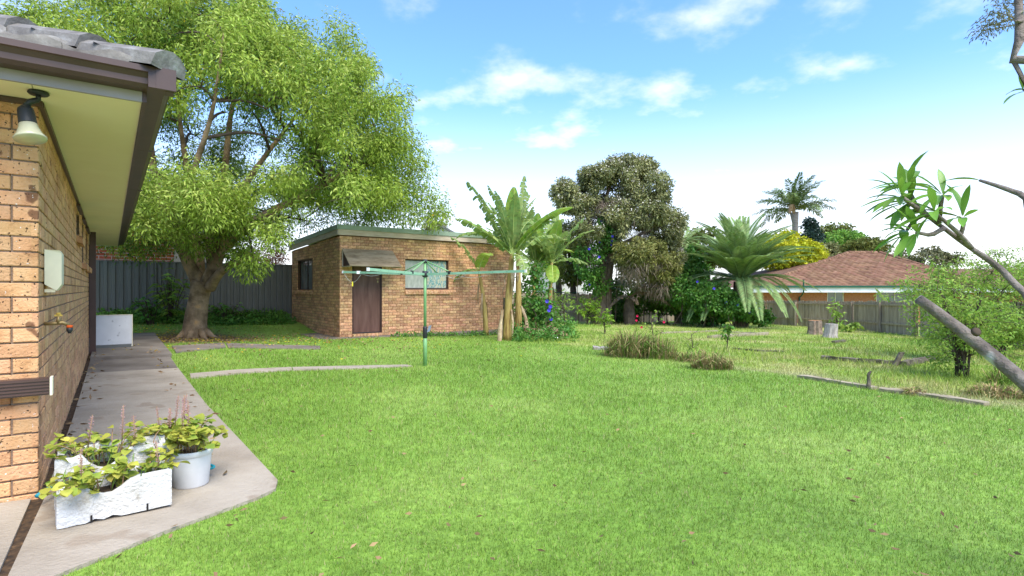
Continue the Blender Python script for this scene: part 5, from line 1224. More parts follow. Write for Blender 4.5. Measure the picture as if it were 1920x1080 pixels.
# azimuth: 0 toward the camera, 90 right, -90 left, 180 away
banana('young banana plant in front of the shed wall, with three leaves', 912, 629, 2.15, (-.25, 0), [(-75, 62, 1.45, .38, .5, .6), (40, 70, .95, .42, 1.3, .3), (-95, 15, 1.0, .34, 1.1, .5)], 1, .085, hung=5)
banana('tall banana plant with broad upright leaf and yellow stem', 951, 637, 2.55, (.15, 0), [(20, 86, 2.0, .46, .15, .0), (70, 52, 2.3, .52, .5, .25), (-80, 48, 1.9, .5, .9, .7), (-70, 62, 2.5, .42, .25, 1.0), (30, 10, 1.1, .42, 1.6, .6), (150, 60, 1.8, .5, .6, .6)], 2, .13, hung=9)
banana('banana plant with tattered leaves behind the tall one', 972, 630, 2.7, (.0, .3), [(-60, 68, 2.5, .4, .3, 1.0), (40, 84, 2.6, .42, .15, .9), (100, 50, 1.8, .5, .9, .6), (-20, 60, 1.5, .5, 1.0, .5), (180, 60, 1.8, .5, .6, .6), (-120, 45, 1.7, .4, .8, .9)], 3, .12, hung=9)
banana('banana plant beside the back fence end of the clump, one leaf hanging', 1030, 622, 2.6, (.1, .1), [(75, 62, 2.1, .42, .35, .9), (20, 75, 1.7, .5, .5, .3), (100, 22, 1.5, .36, .6, .8), (-60, 60, 1.7, .5, .7, .5), (0, -35, 1.1, .42, .2, .1), (160, 55, 1.6, .5, .6, .6)], 4, .10, hung=8)
banana('banana plant at the back of the clump with a yellowing leaf', 1000, 622, 2.5, (.1, .5), [(-40, 70, 2.2, .45, .4, .8), (60, 66, 2.1, .5, .5, .4), (10, 80, 2.0, .5, .3, .2), (120, 40, 1.6, .45, .8, .7), (-100, 50, 1.9, .42, .6, .9), (45, -10, 1.2, .3, .7, 1.0)], 5, .11, hung=8)
banana('baby banana plant with two leaves near the paling fence', 1664, 620, 1.15, (.12, 0), [(-80, 55, 1.25, .22, .2, .5), (80, 38, 1.1, .3, .5, .2)], 6, .08, group=None, hung=0)
for k, (px, py, hh) in enumerate(((936, 638, .9), (944, 634, 1.25), (985, 632, 1.0))):
    g = G(px, py); t = thing('dead_banana_stump', ['short split dead banana stalk', 'taller dark dead banana stalk', 'leaning dead banana stalk at the clump'][k]+(' beside the yellow stem' if k < 2 else ''), 'stump', g)
    m = MB(); m.tube(curve([g-UP*.05, g+UP*hh*.5+Vector((.04, 0, 0)), g+UP*hh+Vector((random.uniform(-.15, .15), 0, 0))], 6), [.07, .065, .06, .05, .045, .03], 8, jit=.3); m.build('stalk', M['drysheath'] if k != 1 else M['log'], t)
wd_ = []
for k in range(200):
    g = G(random.uniform(960, 1075), random.uniform(612, 640)); wd_.append((g.x, g.y, g.z+random.uniform(.02, .5)*random.random()))
o = leaf_obj('undergrowth', [tufts(np.array(wd_), 20, (.2, .2, .16), .13, .05, .2)], M['leaf_vine'], None, 'stuff'); tag(o, 'weedy green undergrowth at the foot of the bananas')
wd_ = []
for k in range(120):
    a = random.uniform(1.3, 6.0); p = S(-.68-random.random()*.12, a); wd_.append((p.x, p.y, gzf(p.x, p.y)+random.uniform(.02, .12)))
o = leaf_obj('undergrowth', [tufts(np.array(wd_), 10, (.1, .1, .06), .07, .045, .1)], M['leaf_vine'], None, 'stuff'); tag(o, 'low weeds along the shed apron')
hp = G(1010, 628); vine('green creeper climbing through the banana stems', hp, [(1000, 545, hp.y+.6, .4, .9, 26), (985, 580, hp.y+.3, .45, .6, 24), (1018, 590, hp.y+.2, .4, .5, 22)], 34, 43, .12, 6, 6)
# fallen dead leaves heaped at the clump
db = G(1015, 632); t = thing('dead_leaf_heap', 'heap of dry brown banana leaves at the foot of the clump', 'leaf heap', db)
pp, _ = ball(160, db+UP*.12, (.8, .4, .22), .2); pp[:, 2] = np.maximum(pp[:, 2], db.z+.03); leaf_obj('dead_leaves', [leaf_arrays(pp, rng.normal(size=(160, 3))*np.array([1, 1, .25]), .42, .09, .3, .2)], M['drysheath'], t)

# ------------------------------------------------------------------ timber paling fences
def paling_fence(label, path_, h, name='paling_fence', pw=.125, capped=False, rails=(.28, .86)):
    a = Vector(path_[0]); t = thing(name, label, 'fence', Vector((a.x, a.y, gzf(a.x, a.y)))); rr = random.Random(8)
    mesh = [None]*4
    for q in range(4):
        m = MB(); m.box((0, 0, 0), (pw-.008, 0, 0), (0, .016, 0), (0, 0, h*(1-.012*q))); mesh[q] = m.mesh('paling', M['oldwood'])
    for s0, s1 in zip(path_, path_[1:]):
        s0, s1 = Vector(s0), Vector(s1); ln = (s1-s0).length; d = (s1-s0)/ln; nrm = Vector((-d.y, d.x, 0)); n = int(ln/pw)
        for k in range(n):
            p = s0+d*(k*pw); z = gzf(p.x, p.y)+rr.uniform(-.01, .02); tl = rr.uniform(-.008, .008)
            put('paling', mesh[rr.randrange(4)], t, Matrix(((d.x, nrm.x, 0, p.x), (d.y, nrm.y, 0, p.y), (tl, 0, 1, z), (0, 0, 0, 1))))
        fr = -nrm if nrm.dot(Vector((-p.x, -p.y, 0))) < 0 else nrm
        for f in rails:
            m = MB(); z0, z1 = gzf(s0.x, s0.y)+h*f, gzf(s1.x, s1.y)+h*f; o_ = Vector((s0.x, s0.y, z0))+fr*(.02 if fr.dot(nrm) > 0 else .003)
            m.box(o_, Vector((s1.x-s0.x, s1.y-s0.y, z1-z0)), fr*.045, (0, 0, .075)); m.build('rail', M['oldwood'], t)
        np_ = max(1, round(ln/2.6))
        for k in range(np_+1):
            p = s0+d*(ln*k/np_); m = MB(); m.box(Vector((p.x, p.y, gzf(p.x, p.y)-.2))+fr*.066, d*.1, fr*.07, (0, 0, h+.12)); m.build('post', M['oldwood'], t)
        if capped:
            m = MB(); o_ = Vector((s0.x, s0.y, gzf(s0.x, s0.y)+h+.005))-nrm*.03; m.box(o_, Vector((s1.x-s0.x, s1.y-s0.y, gzf(s1.x, s1.y)-gzf(s0.x, s0.y))), nrm*.07, (0, 0, .04)); m.build('capping', M['greengutter'], t)
    return t
RF = [G(1722, 631), G(1600, 618), G(1495, 611.5), G(1436, 607)]
RF = [Vector((v.x, v.y, 0)) for v in RF]; dlast = (RF[3]-RF[2]).normalized()
RF = [RF[0]+(RF[0]-RF[1]).normalized()*6.5]+RF+[RF[3]+dlast*3.0]
paling_fence('weathered grey paling fence in front of the tiled house', RF, 1.42)
BF = [Vector((-7.5, 25.8, 0)), Vector((2.8, 30.9, 0)), Vector((RF[-1].x+.2, RF[-1].y+.2, 0))]
paling_fence('grey paling fence with a green cap behind the banana clump', BF, 1.6, capped=True, rails=(.3, .8))
wl = thing('white_shed', 'white painted wall glimpsed between bananas and paperbark', 'shed', Vector((X_at(1045, 36), 36, -2)))
c_ = P(1047, 545, 36); m = MB(); m.box((c_.x-1.6, 36, -2.3), (3.4, 0, 0), (0, 3, 0), (0, 0, 3.9)); m.build('wall', M['whiteboard'], wl)
m = MB(); m.prism([Vector((c_.x-1.9, 35.8, 1.6)), Vector((c_.x+2.1, 35.8, 1.6)), Vector((c_.x+.1, 35.8, 2.2))], (0, 3.4, 0)); m.build('roof', M['greyfence'], wl)

# ------------------------------------------------------------------ tiled house beyond the right fence
YE, YR = 34.0, 42.0
A_, B_ = P(1412, 538.5, YE), P(1858, 538, YE); zE = .125; A_.z = B_.z = zE
R1, R2 = P(1591, 475.5, YR), P(1650, 473.5, YR); zR = 2.72; R1.z = R2.z = zR
nh = thing('tiled_house', 'red brick house with brown terracotta hip roof behind the paling fence', 'house', Vector((A_.x+5, YE+1, -2.3)))
M['farbrick'] = mat('far_orange_brick', [(0.35, (.3, .115, .05)), (0.65, (.42, .18, .085))], scale=8, detail=4, rough=.9, stretch=(1, 1, 3), speck=[((.2, .09, .05), 3.5, .68)])
wins = [(1551, 1583), (1643, 1714)]
core(nh, 'wall', Vector((A_.x+.45, YE+.6, 0)), Vector((1, 0, 0)), Vector((0, -1, 0)), B_.x-A_.x-.9, -2.6, zE-.02,
     [(X_at(a, YE+.6)-A_.x-.45, X_at(b, YE+.6)-A_.x-.45, -1.4, zE-.05) for a, b in wins], M['farbrick'], recess=0)
for a, b in wins:
    x0_, x1_ = X_at(a, YE+.6), X_at(b, YE+.6); O_ = Vector((0, YE+.6, 0))
    window(nh, O_, Vector((1, 0, 0)), Vector((0, -1, 0)), x0_, x1_, -1.4, zE-.05, depth=.05, fr=.06, panes=2, pmats=[M['glass'], M['glass']], frm=M['cream'])
    if b-a > 40:
        m = MB()
        for k in range(9): xx = x0_+.12+k*(x1_-x0_-.2)/9; m.box((xx, YE+.72, -1.3), (.1, 0, 0), (0, .04, 0), (0, 0, 1.25))
        m.build('blind', M['pale_curtain'], nh)
m = MB(); m.box((A_.x, YE+.02, zE-.33), (B_.x-A_.x, 0, 0), (0, .03, 0), (0, 0, .33)); m.build('eave_board', M['whiteboard'], nh)
m = MB(); m.box((A_.x, YE+.051, zE-.33), (B_.x-A_.x, 0, 0), (0, .56, 0), (0, 0, .02)); m.build('soffit', M['whiteboard'], nh)
m = MB(); m.box((A_.x, YE-.1, zE-.03), (B_.x-A_.x, 0, 0), (0, .11, 0), (0, 0, .12)); m.build('gutter', M['greengutter'], nh)
xd = X_at(1506, YE-.1); m = MB(); m.tube([(xd, YE-.14, zE+.45), (xd, YE-.14, zE-.3), (xd+.1, YE+.3, zE-.55), (xd+.1, YE+.52, zE-.6), (xd+.1, YE+.52, -2.3)], .045, 8); m.build('downpipe', M['greengutter'], nh)
Bk1, Bk2 = Vector((A_.x, 2*YR-YE, zE)), Vector((B_.x, 2*YR-YE, zE))
m = MB(); m.poly([A_, B_, R2, R1]); m.poly([B_, Bk2, R2]); m.poly([Bk2, Bk1, R1, R2]); m.poly([Bk1, A_, R1]); hroof = m.build('roof', M['htile'], nh)
m = MB(); m.box((A_.x+.5, YE+.8, -2.6), (B_.x-A_.x-1, 0, 0), (0, 14, 0), (0, 0, 2.6)); m.build('wall', M['farbrick'], nh)
# front slope tiles: rows of S-profile tiles, nearest as pieces
upv = (R1-A_); sl_len = math.hypot(YR-YE, zR-zE); upd = Vector((0, YR-YE, zR-zE))/sl_len; nv_ = Vector((0, -upd.z, upd.y))
tw_, tg_ = .44, .47
def tile_pts(o_):
    pr = [(0, .0), (.06, .03), (.14, .05), (.22, .035), (.3, .005), (.38, -.005), (.44, .0)]
    lo = [o_+Vector((x, 0, 0))+nv_*(h+.05) for x, h in pr]; hi = [o_+upd*(tg_+.05)+Vector((x, 0, 0))+nv_*(h+.012) for x, h in pr]; fr = [o_+Vector((x, 0, 0))+nv_*.0 for x, h in pr]
    f = []
    for k in range(6): f += [(k, k+1, 7+k+1, 7+k), (14+k, 15+k, k+1, k)]
    return lo+hi+fr, f
v0, f0 = tile_pts(Vector((0, 0, 0))); tme = bpy.data.meshes.new('tile'); tme.from_pydata([tuple(v) for v in v0], [], f0); tme.materials.append(M['htile']); tme.polygons.foreach_set('use_smooth', [True]*len(f0))
tl = []
nrow = int(sl_len/tg_)
for row in range(nrow+1):
    f = min(1, row*tg_/sl_len); xl = A_.x+(R1.x-A_.x)*f; xr = B_.x+(R2.x-B_.x)*f; base = Vector((0, YE, zE))+upd*(row*tg_)
    x = xl+((row % 2)*.22); x -= 0
    while x < xr-.2:
        tl.append(Vector((x, base.y-.04, base.z))); x += tw_
vis = lambda p: 0 if 1440 < CX+p.x/p.y*F < 1760 else 1
tl.sort(key=lambda p: (vis(p), p.y))
big_ = MB()
for k, p in enumerate(tl):
    if k < 300:
        o = bpy.data.objects.new('tile', tme); col.objects.link(o); o.location = p; child_of(o, hroof)
    else:
        b = len(big_.v); big_.v += [tuple(v+p) for v in v0]; big_.f += [tuple(b+j for j in q) for q in f0]
o = big_.build('tiling', M['htile'], None, True); child_of(o, hroof); o['kind'] = 'stuff'
for (p, q) in ((A_, R1), (R1, R2), (R2, B_)):
    n = int((q-p).length/.42); d = (q-p).normalized()
    for k in range(n):
        m = MB(); c_ = p+d*(k*.42)+UP*.03; m.tube([c_, c_+d*.46], [.15, .125], 8); o = m.build('ridge_cap', M['htile'], None); child_of(o, hroof)
# lower wing continuing to the right
m = MB(); a1, b1 = Vector((P(1735, 500, 44).x, 44, zE)), Vector((44, 44, zE)); z2 = 1.5
m.poly([Vector((B_.x-3, YE+.2, zE-.02)), Vector((44, YE+.2, zE-.02)), Vector((40, 41, z2)), Vector((B_.x-1.2, 41, z2))]); m.poly([Vector((44, YE+.2, zE-.02)), Vector((44, 48, zE)), Vector((40, 41, z2))]); m.poly([Vector((44, 48, zE)), Vector((B_.x-3, 48, zE)), Vector((B_.x-1.2, 41, z2)), Vector((40, 41, z2))]); m.build('wing_roof', M['htile'], nh)
m = MB(); m.box((B_.x+.03, YE+.3, zE-.33), (44-B_.x, 0, 0), (0, .03, 0), (0, 0, .3)); m.build('eave_board', M['whiteboard'], nh)
m = MB(); m.box((B_.x-.4, YE+.9, -2.6), (44-B_.x, 0, 0), (0, 11, 0), (0, 0, 2.55)); m.build('wall', M['farbrick'], nh)

# ------------------------------------------------------------------ yard: stumps, saplings, clumps, timber edging
def stump(label, px, py, w_, h, mt, lean=0.0, orange=False):
    g = G(px, py); s = g.y/F; r_ = w_*s*.5; hh = h*s; t = thing('tree_stump', label, 'stump', g)
    m = MB(); n = 20; rr = random.Random(px); prof = [(1.22, -.05), (1.12, .08), (1.0, .3), (.96, .7), (.95, 1.0)]; ang = [rr.uniform(.86, 1.16) for _ in range(n)]
    for f, z in prof:
        for k in range(n):
            a = 2*math.pi*k/n; q = ang[k] if z < .9 else ang[k]*.98
            m.v.append((g.x+math.cos(a)*r_*f*q+lean*z*hh, g.y+math.sin(a)*r_*f*q, g.z+hh*z+(rr.uniform(-.015, .02) if z > .9 else 0)))
    for k in range(len(prof)-1):
        for j in range(n): a = k*n+j; b = k*n+(j+1) % n; m.f.append((a, b, b+n, a+n))
    m.build('bark', mt, t, False)
    m = MB(); m.poly([(g.x+math.cos(2*math.pi*k/n)*r_*.93*ang[k]+lean*hh, g.y+math.sin(2*math.pi*k/n)*r_*.93*ang[k], g.z+hh*1.0+.006) for k in range(n)]); m.build('cut_top', M['stumptop'] if orange else M['stump'], t)
    return t
stump('brown tree stump with orange sawn top beside the bleached stump', 1528, 627, 24, 26, mat('brown_stump', [(0.3, (.13, .09, .065)), (0.7, (.33, .25, .19))], scale=7, detail=7, rough=.95, bump=.8, bscale=25), orange=True)
stump('bleached grey tree stump with ragged foot beside the brown stump', 1556, 632, 23, 25, M['stump'], .1)
def timber(label, pts, w_, h, mt, up=.0, name='timber_edging', group=None):
    t = thing(name, label, 'timber', G(*pts[0]), group)
    for a, b in zip(pts, pts[1:]):
        a, b = G(*a), G(*b); d = (b-a).normalized(); s = Vector((-d.y, d.x, 0)); m = MB(); n = 6; pv = None
        for k in range(n+1):
            p = a.lerp(b, k/n); p.z = gzf(p.x, p.y)+up; j = random.uniform(.85, 1.15); q = [p-s*w_*.5-UP*.03, p+s*w_*.5-UP*.03, p+s*w_*.5*j+UP*h*random.uniform(.8, 1.1), p-s*w_*.5*j+UP*h*random.uniform(.8, 1.1)]
            i = len(m.v); m.v += [tuple(v) for v in q]
            if pv is not None:
                for e in range(4): m.f.append((pv+e, pv+(e+1) % 4, i+(e+1) % 4, i+e))
            else: m.f.append((i+3, i+2, i+1, i))
            pv = i
        m.f.append((pv, pv+1, pv+2, pv+3)); m.build('sleeper', mt, t)
    return t
timber('long pale rotting timber edging between lawn and rough yard', [(1500, 708), (1560, 718), (1640, 732)], .13, .05, M['paletimber'])
timber('pale timber edging board running to the dry grass heap', [(1650, 734), (1740, 744), (1850, 760)], .16, .05, M['paletimber'])
timber('dark curved timber garden edging in the rough grass', [(1540, 676), (1610, 682), (1690, 687)], .09, .09, M['log'])
timber('dark timber sleeper angled up to the shrubs', [(1694, 690), (1725, 682), (1754, 673)], .1, .11, M['log'])
timber('faint line of rotten edging in the middle of the yard', [(1375, 655), (1420, 659), (1470, 661)], .08, .05, M['log'])
timber('thin weathered board lying at the back of the yard', [(1240, 626), (1300, 624), (1345, 621)], .1, .06, M['paletimber'])
timber('raised weathered plank lying at the back of the yard', [(1330, 635), (1380, 632), (1438, 627)], .16, .10, M['paletimber'])
timber('thin plank meeting the raised plank', [(1368, 624), (1400, 625), (1436, 627)], .07, .06, M['paletimber'])
timber('small dark timber offcut near the stumps', [(1562, 645), (1584, 641)], .1, .08, M['log'])
timber('mossy flat stone edging at the foot of the dry grass mound', [(1112, 655), (1152, 656)], .3, .07, M['stump'], name='edging_stone')
t = thing('leaning_peg', 'dark wooden peg leaning out of the timber edging', 'peg', G(1672, 689)); g = G(1672, 689)
m = MB(); m.box(g-UP*.05, (.09, 0, 0), (0, .05, 0), (.17, .0, .32)); m.build('peg', M['log'], t)
t = thing('broken_branch', 'small upright broken branch stub beside the pale edging', 'stick', G(1628, 731)); g = G(1628, 731)
m = MB(); m.tube(curve([g-UP*.02, g+Vector((.01, 0, .1)), g+Vector((.0, 0, .2)), g+Vector((.04, 0, .26))], 7), [.05, .035, .025, .02, .02, .018, .012], 6, jit=.4); m.build('stick', M['log'], t)
def tussock(label, px, py, rad, h, n, dry, seed, name='grass_clump'):
    g = G(px, py); t = thing(name, label, 'grass clump', g); q = np.random.default_rng(seed)
    for mt, k in ((M['drygrass'], int(n*dry)), (M['greengrass'], int(n*(1-dry)))):
        a = q.uniform(0, 2*np.pi, k); s = q.random(k)**.6*rad; b = np.stack([g.x+np.cos(a)*s, g.y+np.sin(a)*s*.7, np.full(k, g.z-.02)], -1)
        L_ = h*q.uniform(.45, 1.2, k)*(1.12-.75*(s/rad)**2); out = q.uniform(.15, 1.5, k); a2 = a+q.normal(size=k)*.9
        mid = b+np.stack([np.cos(a2)*out*L_*.35, np.sin(a2)*out*L_*.35, L_*.75], -1); tip = mid+np.stack([np.cos(a2)*out*L_*.6, np.sin(a2)*out*L_*.6, L_*(.25-.5*out*q.random(k))], -1)
        tip[:, 2] = np.maximum(tip[:, 2], g.z+.01)
        wv = np.stack([-np.sin(a2), np.cos(a2), np.zeros(k)], -1)*.009
        V = np.stack([b-wv, b+wv, mid+wv*.8, mid-wv*.8, mid-wv*.8, mid+wv*.8, tip+wv*.1, tip-wv*.1], 1).reshape(-1, 3)
        o = bpy.data.objects.new('blades', np_mesh('blades', V, np.arange(len(V)).reshape(-1, 4), mt)); link(o, t)
    return t
tussock('big mound of dry brown grass with green shoots at the lawn edge', 1185, 668, .62, .62, 900, .62, 1)
tussock('lower greener shoulder of the dry grass mound', 1232, 670, .42, .5, 520, .55, 2)
tussock('small pale straw tuft on bare ground near the rose bush', 1335, 690, .38, .36, 420, .7, 3)
tussock('sparse green and straw tuft between the mounds', 1300, 676, .35, .3, 240, .5, 4)
tussock('heap of pale dry grass at the end of the pale edging', 1868, 742, .42, .2, 520, .85, 5)
tussock('green strappy tuft beside the pale dry grass heap', 1893, 722, .3, .42, 220, .2, 6)
tussock('small brown grass tuft on the pale edging', 1712, 741, .16, .14, 160, .9, 7)
def sapling(label, px, py, h, nb, n, L_, W_, mt, seed, spread=.3, trunk=.02, cat='sapling', name='sapling', bare=.3, up=.5, bark='darkbark'):
    g = G(px, py); rr = random.Random(seed); t = thing(name, label, cat, g); m = MB(); pos = []; dr = []
    tp = g+UP*h*.75+Vector((rr.uniform(-.1, .1)*h, 0, 0)); m.tube(curve([g-UP*.05, g.lerp(tp, .5)+Vector((.03*h, 0, 0)), tp], 6), list(np.linspace(trunk, trunk*.4, 6)), 6)
    for k in range(nb):
        f = rr.uniform(bare, 1); a = rr.uniform(0, 6.283); b = g.lerp(tp, f); e = b+Vector((math.cos(a)*spread, math.sin(a)*spread, h*.3*up+rr.uniform(-.1, .2)*h)); pts = branch(m, b, e, trunk*.5, .003, .1, 6, 5, seed=seed*50+k)
        for q in range(n):
            p = pts[rr.randint(2, 5)]; pos.append(tuple(p+Vector((rr.gauss(0, .03), rr.gauss(0, .03), rr.gauss(0, .03)))*h)); c = rr.uniform(0, 6.283); dr.append((math.cos(c), math.sin(c), rr.uniform(-.7, .4)))
    m.build('stem', M[bark], t, True); leaf_obj('foliage', [leaf_arrays(np.array(pos), np.array(dr), L_, W_, .25, .3)], mt, t); return t
sapling('little peach sapling with drooping leaves on the lawn', 1134, 625, .95, 12, 14, .17, .05, M['leaf_peach'], 1, .3, .035)
sapling('bushy bright peach shrub beside the back paling fence', 1100, 608, 1.5, 26, 22, .2, .06, M['leaf_peach'], 2, .6, .04, cat='shrub', name='fruit_shrub', bare=.1)
sapling('thin leafy bush beside the banana clump', 1058, 618, 1.6, 18, 16, .16, .05, M['leaf_shrub'], 3, .5, .035, cat='shrub', name='fruit_shrub')
sapling('thin young tree with sparse leaves behind the grey stump', 1570, 626, 1.5, 12, 10, .16, .07, M['leaf_shrub'], 4, .25, .025)
sapling('low leafy plant at the foot of the paling fence', 1590, 622, .5, 14, 12, .2, .1, M['leaf_shrub'], 5, .45, .02, bare=0, cat='plant', name='leafy_plant')
sapling('rose bush with dark glossy leaves by the raised plank', 1362, 655, .75, 8, 10, .1, .06, M['leaf_vine'], 6, .14, .016, cat='rose', name='rose_bush')
sapling('bare thin rose canes between the grass mounds', 1298, 672, .75, 7, 3, .07, .04, M['leaf_shrub'], 7, .25, .014, cat='rose', name='rose_bush')
rb = sapling('rose bush with crimson blooms in the dry grass mound', 1225, 662, 1.0, 9, 7, .07, .045, M['leaf_shrub'], 8, .35, .014, cat='rose', name='rose_bush')
g = G(1225, 662); flowers_obj('bloom', [g+Vector((x, -.1, z)) for x, z in ((-.42, .78), (-.3, .62), (.22, .74), (-.4, .88))], rb, M['flower_red'], .05)
# litter at the clump
for k, (px, py) in enumerate(((1038, 637), (996, 630))):
    g = G(px, py); t = thing('paper_scrap', ['white paper scrap on the grass by the banana heap', 'small white scrap in the banana undergrowth'][k], 'litter', g); m = MB(); m.prism([g+Vector(v)+UP*.05 for v in ((0, 0, 0), (.14, .02, .01), (.15, .1, .03), (.02, .09, .02))], (0, 0, .006)); m.build('paper', M['white'], t)

# ------------------------------------------------------------------ fine-leaved shrubs at the right
def shrub(label, px, py, stems, h, spread, ncl, each, mt, seed, lean=(0, 0), name='shrub', low=.35, L_=.055, W_=.026):
    g = G(px, py); q = np.random.default_rng(seed); t = thing(name, label, 'shrub', g); m = MB(); cs = []
    for k in range(stems):
        a = q.uniform(0, 6.283); e = g+Vector((math.cos(a)*spread*q.uniform(.2, .8)+lean[0]*q.random(), math.sin(a)*spread*.6+lean[1], h*q.uniform(.6, 1.0)))
        pts = curve([g+Vector((q.uniform(-.12, .12), q.uniform(-.1, .1), -.05)), g.lerp(e, .5)+UP*h*.12, e], 8); m.tube(pts, list(np.linspace(.02, .006, 8)), 6)
        for j in range(ncl//stems):
            b = pts[int(q.integers(int(8*low), 8))]; c = b+Vector((q.normal()*.32, q.normal()*.25, q.normal()*.16)); m.tube([b, b.lerp(c, .5)+UP*.05, c], [.006, .004, .003], 4, cap=False); cs.append(tuple(c))
    m.build('stems', M['darkbark'], t, True); leaf_obj('foliage', [tufts(np.array(cs), each, (.2, .18, .1), L_, W_, .15)], mt, t); return t
shrub('upright shrub with many thin stems and small fresh leaves', 1806, 708, 12, 1.55, .6, 140, 30, M['leaf_shrub'], 1, L_=.065, W_=.032)
shrub('airy fine-leaved tree spreading before the tiled roof', 1792, 676, 7, 2.5, 1.5, 240, 25, M['leaf_shrub'], 2, lean=(.5, 0), L_=.075, W_=.036)
shrub('twiggy spreading tree with dark stems beside the brush pile', 1895, 655, 9, 2.9, 1.9, 270, 24, M['leaf_shrub'], 3, lean=(.3, 0), L_=.075, W_=.036)
shrub('low twiggy bush under the spreading trees', 1875, 668, 9, 1.1, .9, 130, 40, M['leaf_shrub'], 4, low=.4, L_=.07, W_=.034)
br = thing('brush_pile', 'tangle of dead dark twigs heaped under the spreading trees', 'brushwood', G(1890, 650)); g = G(1890, 650); m = MB(); rr = random.Random(4)
for k in range(90):
    p = g+Vector((rr.uniform(-.9, 1.4), rr.uniform(-.5, .6), rr.uniform(.02, .75))); d = Vector((rr.uniform(-1, 1), rr.uniform(-.6, .6), rr.uniform(-.3, .5))).normalized()*rr.uniform(.4, 1.0); m.tube([p-d*.5, p+Vector((0, 0, .05)), p+d*.5], [.012, .01, .004], 5)
m.tube(curve([g+Vector((-.4, .1, 0)), g+Vector((.2, 0, .5)), g+Vector((1.0, .1, .65))], 7), [.07, .06, .06, .05, .05, .04, .03], 8); m.build('twigs', M['darkbark'], br)

# ------------------------------------------------------------------ pruned tree right beside the camera
fb = Vector((3.05, 1.9, gzf(3.05, 1.9)))
ft = thing('pruned_tree', 'pruned grey-barked tree with a sawn limb and a leafy rosette', 'tree', fb)
m = MB(); m.tube(curve([fb-UP*.1, fb+Vector((-.02, .0, .35)), fb+Vector((-.05, .03, .75)), fb+Vector((.0, .05, 1.5)), fb+Vector((.05, 0, 2.3)), fb+Vector((.0, 0, 2.9))], 14), list(np.linspace(.13, .055, 14)), 12, jit=.06)
cut = P(1722, 560, 2.6); e1 = P(1920, 715, 2.32)
m.tube(curve([fb+UP*.45, P(2030, 805, 2.2), e1, P(1800, 618, 2.5), cut], 16), list(np.linspace(.039, .022, 16)), 12, jit=.08); trunk_o = m.build('trunk', M['greybark'], ft, True)
dcut = (cut-P(1800, 618, 2.5)).normalized(); m = MB(); m.lathe(cut+dcut*.001, [(.022, 0), (.017, .003)], 12, dcut); m.build('sawn_end', M['stump'], ft)
m = MB(); kn = P(1818, 627, 2.44); m.lathe(kn+Vector((0, -.03, .012)), [(.02, 0), (.017, .012), (.006, .014)], 10, (0, -1, .4)); m.build('knot', M['darkbark'], ft, True)
m = MB()
LB = [P(2010, 600, 2.2), P(1920, 548, 2.36), P(1868, 497, 2.45), P(1820, 465, 2.5), P(1770, 428, 2.54), P(1735, 402, 2.56), P(1706, 378, 2.58)]
lb = curve([fb+Vector((.0, .05, 1.2))]+LB, 26); m.tube(lb, list(np.linspace(.018, .0055, 26)), 9, jit=.28); m.build('branch', M['greybark'], ft, True); m = MB()
LB2 = curve([P(1822, 466, 2.5), P(1800, 440, 2.46), P(1772, 415, 2.44), P(1752, 398, 2.43)], 8); m.tube(LB2, list(np.linspace(.012, .006, 8)), 7, jit=.2); m.build('branch', M['greybark'], ft, True)
sp_ = [(P(1798, 448, 2.5), P(1806, 425, 2.47), P(1805, 408, 2.46)), (P(1760, 420, 2.54), P(1764, 385, 2.52), P(1768, 366, 2.5)), (P(1740, 405, 2.55), P(1712, 385, 2.5), P(1690, 368, 2.48)), (P(1735, 402, 2.56), P(1716, 412, 2.6), P(1700, 432, 2.62)), (P(1720, 390, 2.56), P(1708, 366, 2.58), P(1704, 350, 2.6)), (P(1770, 428, 2.54), P(1745, 440, 2.5), P(1718, 436, 2.48))]
for s in sp_: m = MB(); m.tube(curve(s, 6), list(np.linspace(.012, .007, 6)), 7, jit=.3); m.build('twig', M['greybark'], ft, True)
m = MB()
UT = curve([fb+Vector((0, 0, 2.0)), P(1990, 390, 2.3), P(1920, 366, 2.4), P(1880, 352, 2.44), P(1836, 338, 2.5)], 12); m.tube(UT, list(np.linspace(.02, .006, 12)), 7, jit=.3); m.build('branch', M['greybark'], ft, True); m = MB()
UT2 = curve([fb+Vector((0, 0, 2.3)), P(1950, 120, 2.3), P(1915, 60, 2.35), P(1910, 0, 2.4), P(1905, -40, 2.4)], 10); m.tube(UT2, list(np.linspace(.022, .012, 10)), 8, jit=.1)
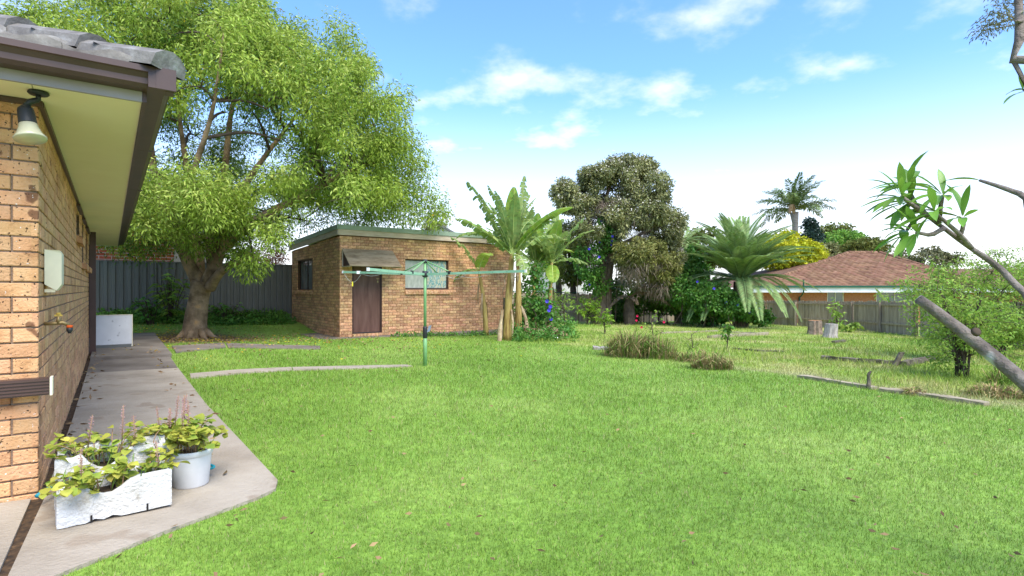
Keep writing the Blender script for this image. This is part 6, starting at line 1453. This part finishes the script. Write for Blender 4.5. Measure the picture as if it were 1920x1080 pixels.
m.build('branch', M['greybark'], ft, True); m = MB(); m.tube([P(1916, 40, 2.35), P(1904, 40, 2.33)], [.008, .005], 6); m.build('twig', M['greybark'], ft, True)
LM = [leafshape(1, .23, c, 6, .04, 1.15).mesh('leaf', M['leaf_front'], True) for c in (.3, .55, .8, .45)]
rr = random.Random(12)
def rosette(c, out, n, smin, smax, fan=1.0):
    out = Vector(out).normalized()
    for k in range(n):
        a = k*2.4+rr.uniform(-.4, .4); ref = UP if abs(out.z) < .8 else Vector((1, 0, 0)); u = out.cross(ref).normalized(); v = out.cross(u)
        d = out*rr.uniform(.15, .9)+(u*math.cos(a)+v*math.sin(a))*fan+Vector((-.35, 0, -.1))
        put('leaf', rr.choice(LM), ft, orient(c+d*.008, d, rr.uniform(smin, smax), rr.uniform(-.35, .35)))
for s, n in zip(sp_, (9, 12, 12, 10, 12, 9)): rosette(s[2], (s[2]-s[1])+Vector((-.03, -.01, .015)), n, .1, .175)
rosette(lb[-1], Vector((-1, 0, .4)), 9, .12, .2); rosette(LB2[-1], Vector((-.8, -.3, .3)), 8, .11, .19)
for k in range(12):
    p = lb[rr.randint(18, 24)]; a = rr.uniform(0, 6.283); put('leaf', rr.choice(LM), ft, orient(p, Vector((rr.uniform(-1, .3), math.cos(a)*.6, rr.uniform(-.3, .9))), rr.uniform(.1, .17), rr.uniform(-.4, .4)))
put('leaf', LM[0], ft, orient(UT[-1], Vector((-1, 0, .05)), .17, 0))
for (px, py, dx, dz, s) in ((1921, 172, -.9, -.35, .12), (1921, 168, -.95, -.15, .1), (1918, 168, -.25, .9, .08), (1912, 40, -.6, -.3, .06), (1914, 25, .5, .3, .07)):
    put('leaf', LM[1], ft, orient(P(px, py, 2.36), Vector((dx, -.1, dz)), s, rr.uniform(-.3, .3)))
m = MB(); m.tube([UT2[3], P(1935, 180, 2.34), P(1918, 168, 2.36)], [.009, .007, .004], 6); m.build('twig', M['greybark'], ft, True)
print('tris', sum(len(o.data.polygons) for o in col.objects if o.type == 'MESH'))
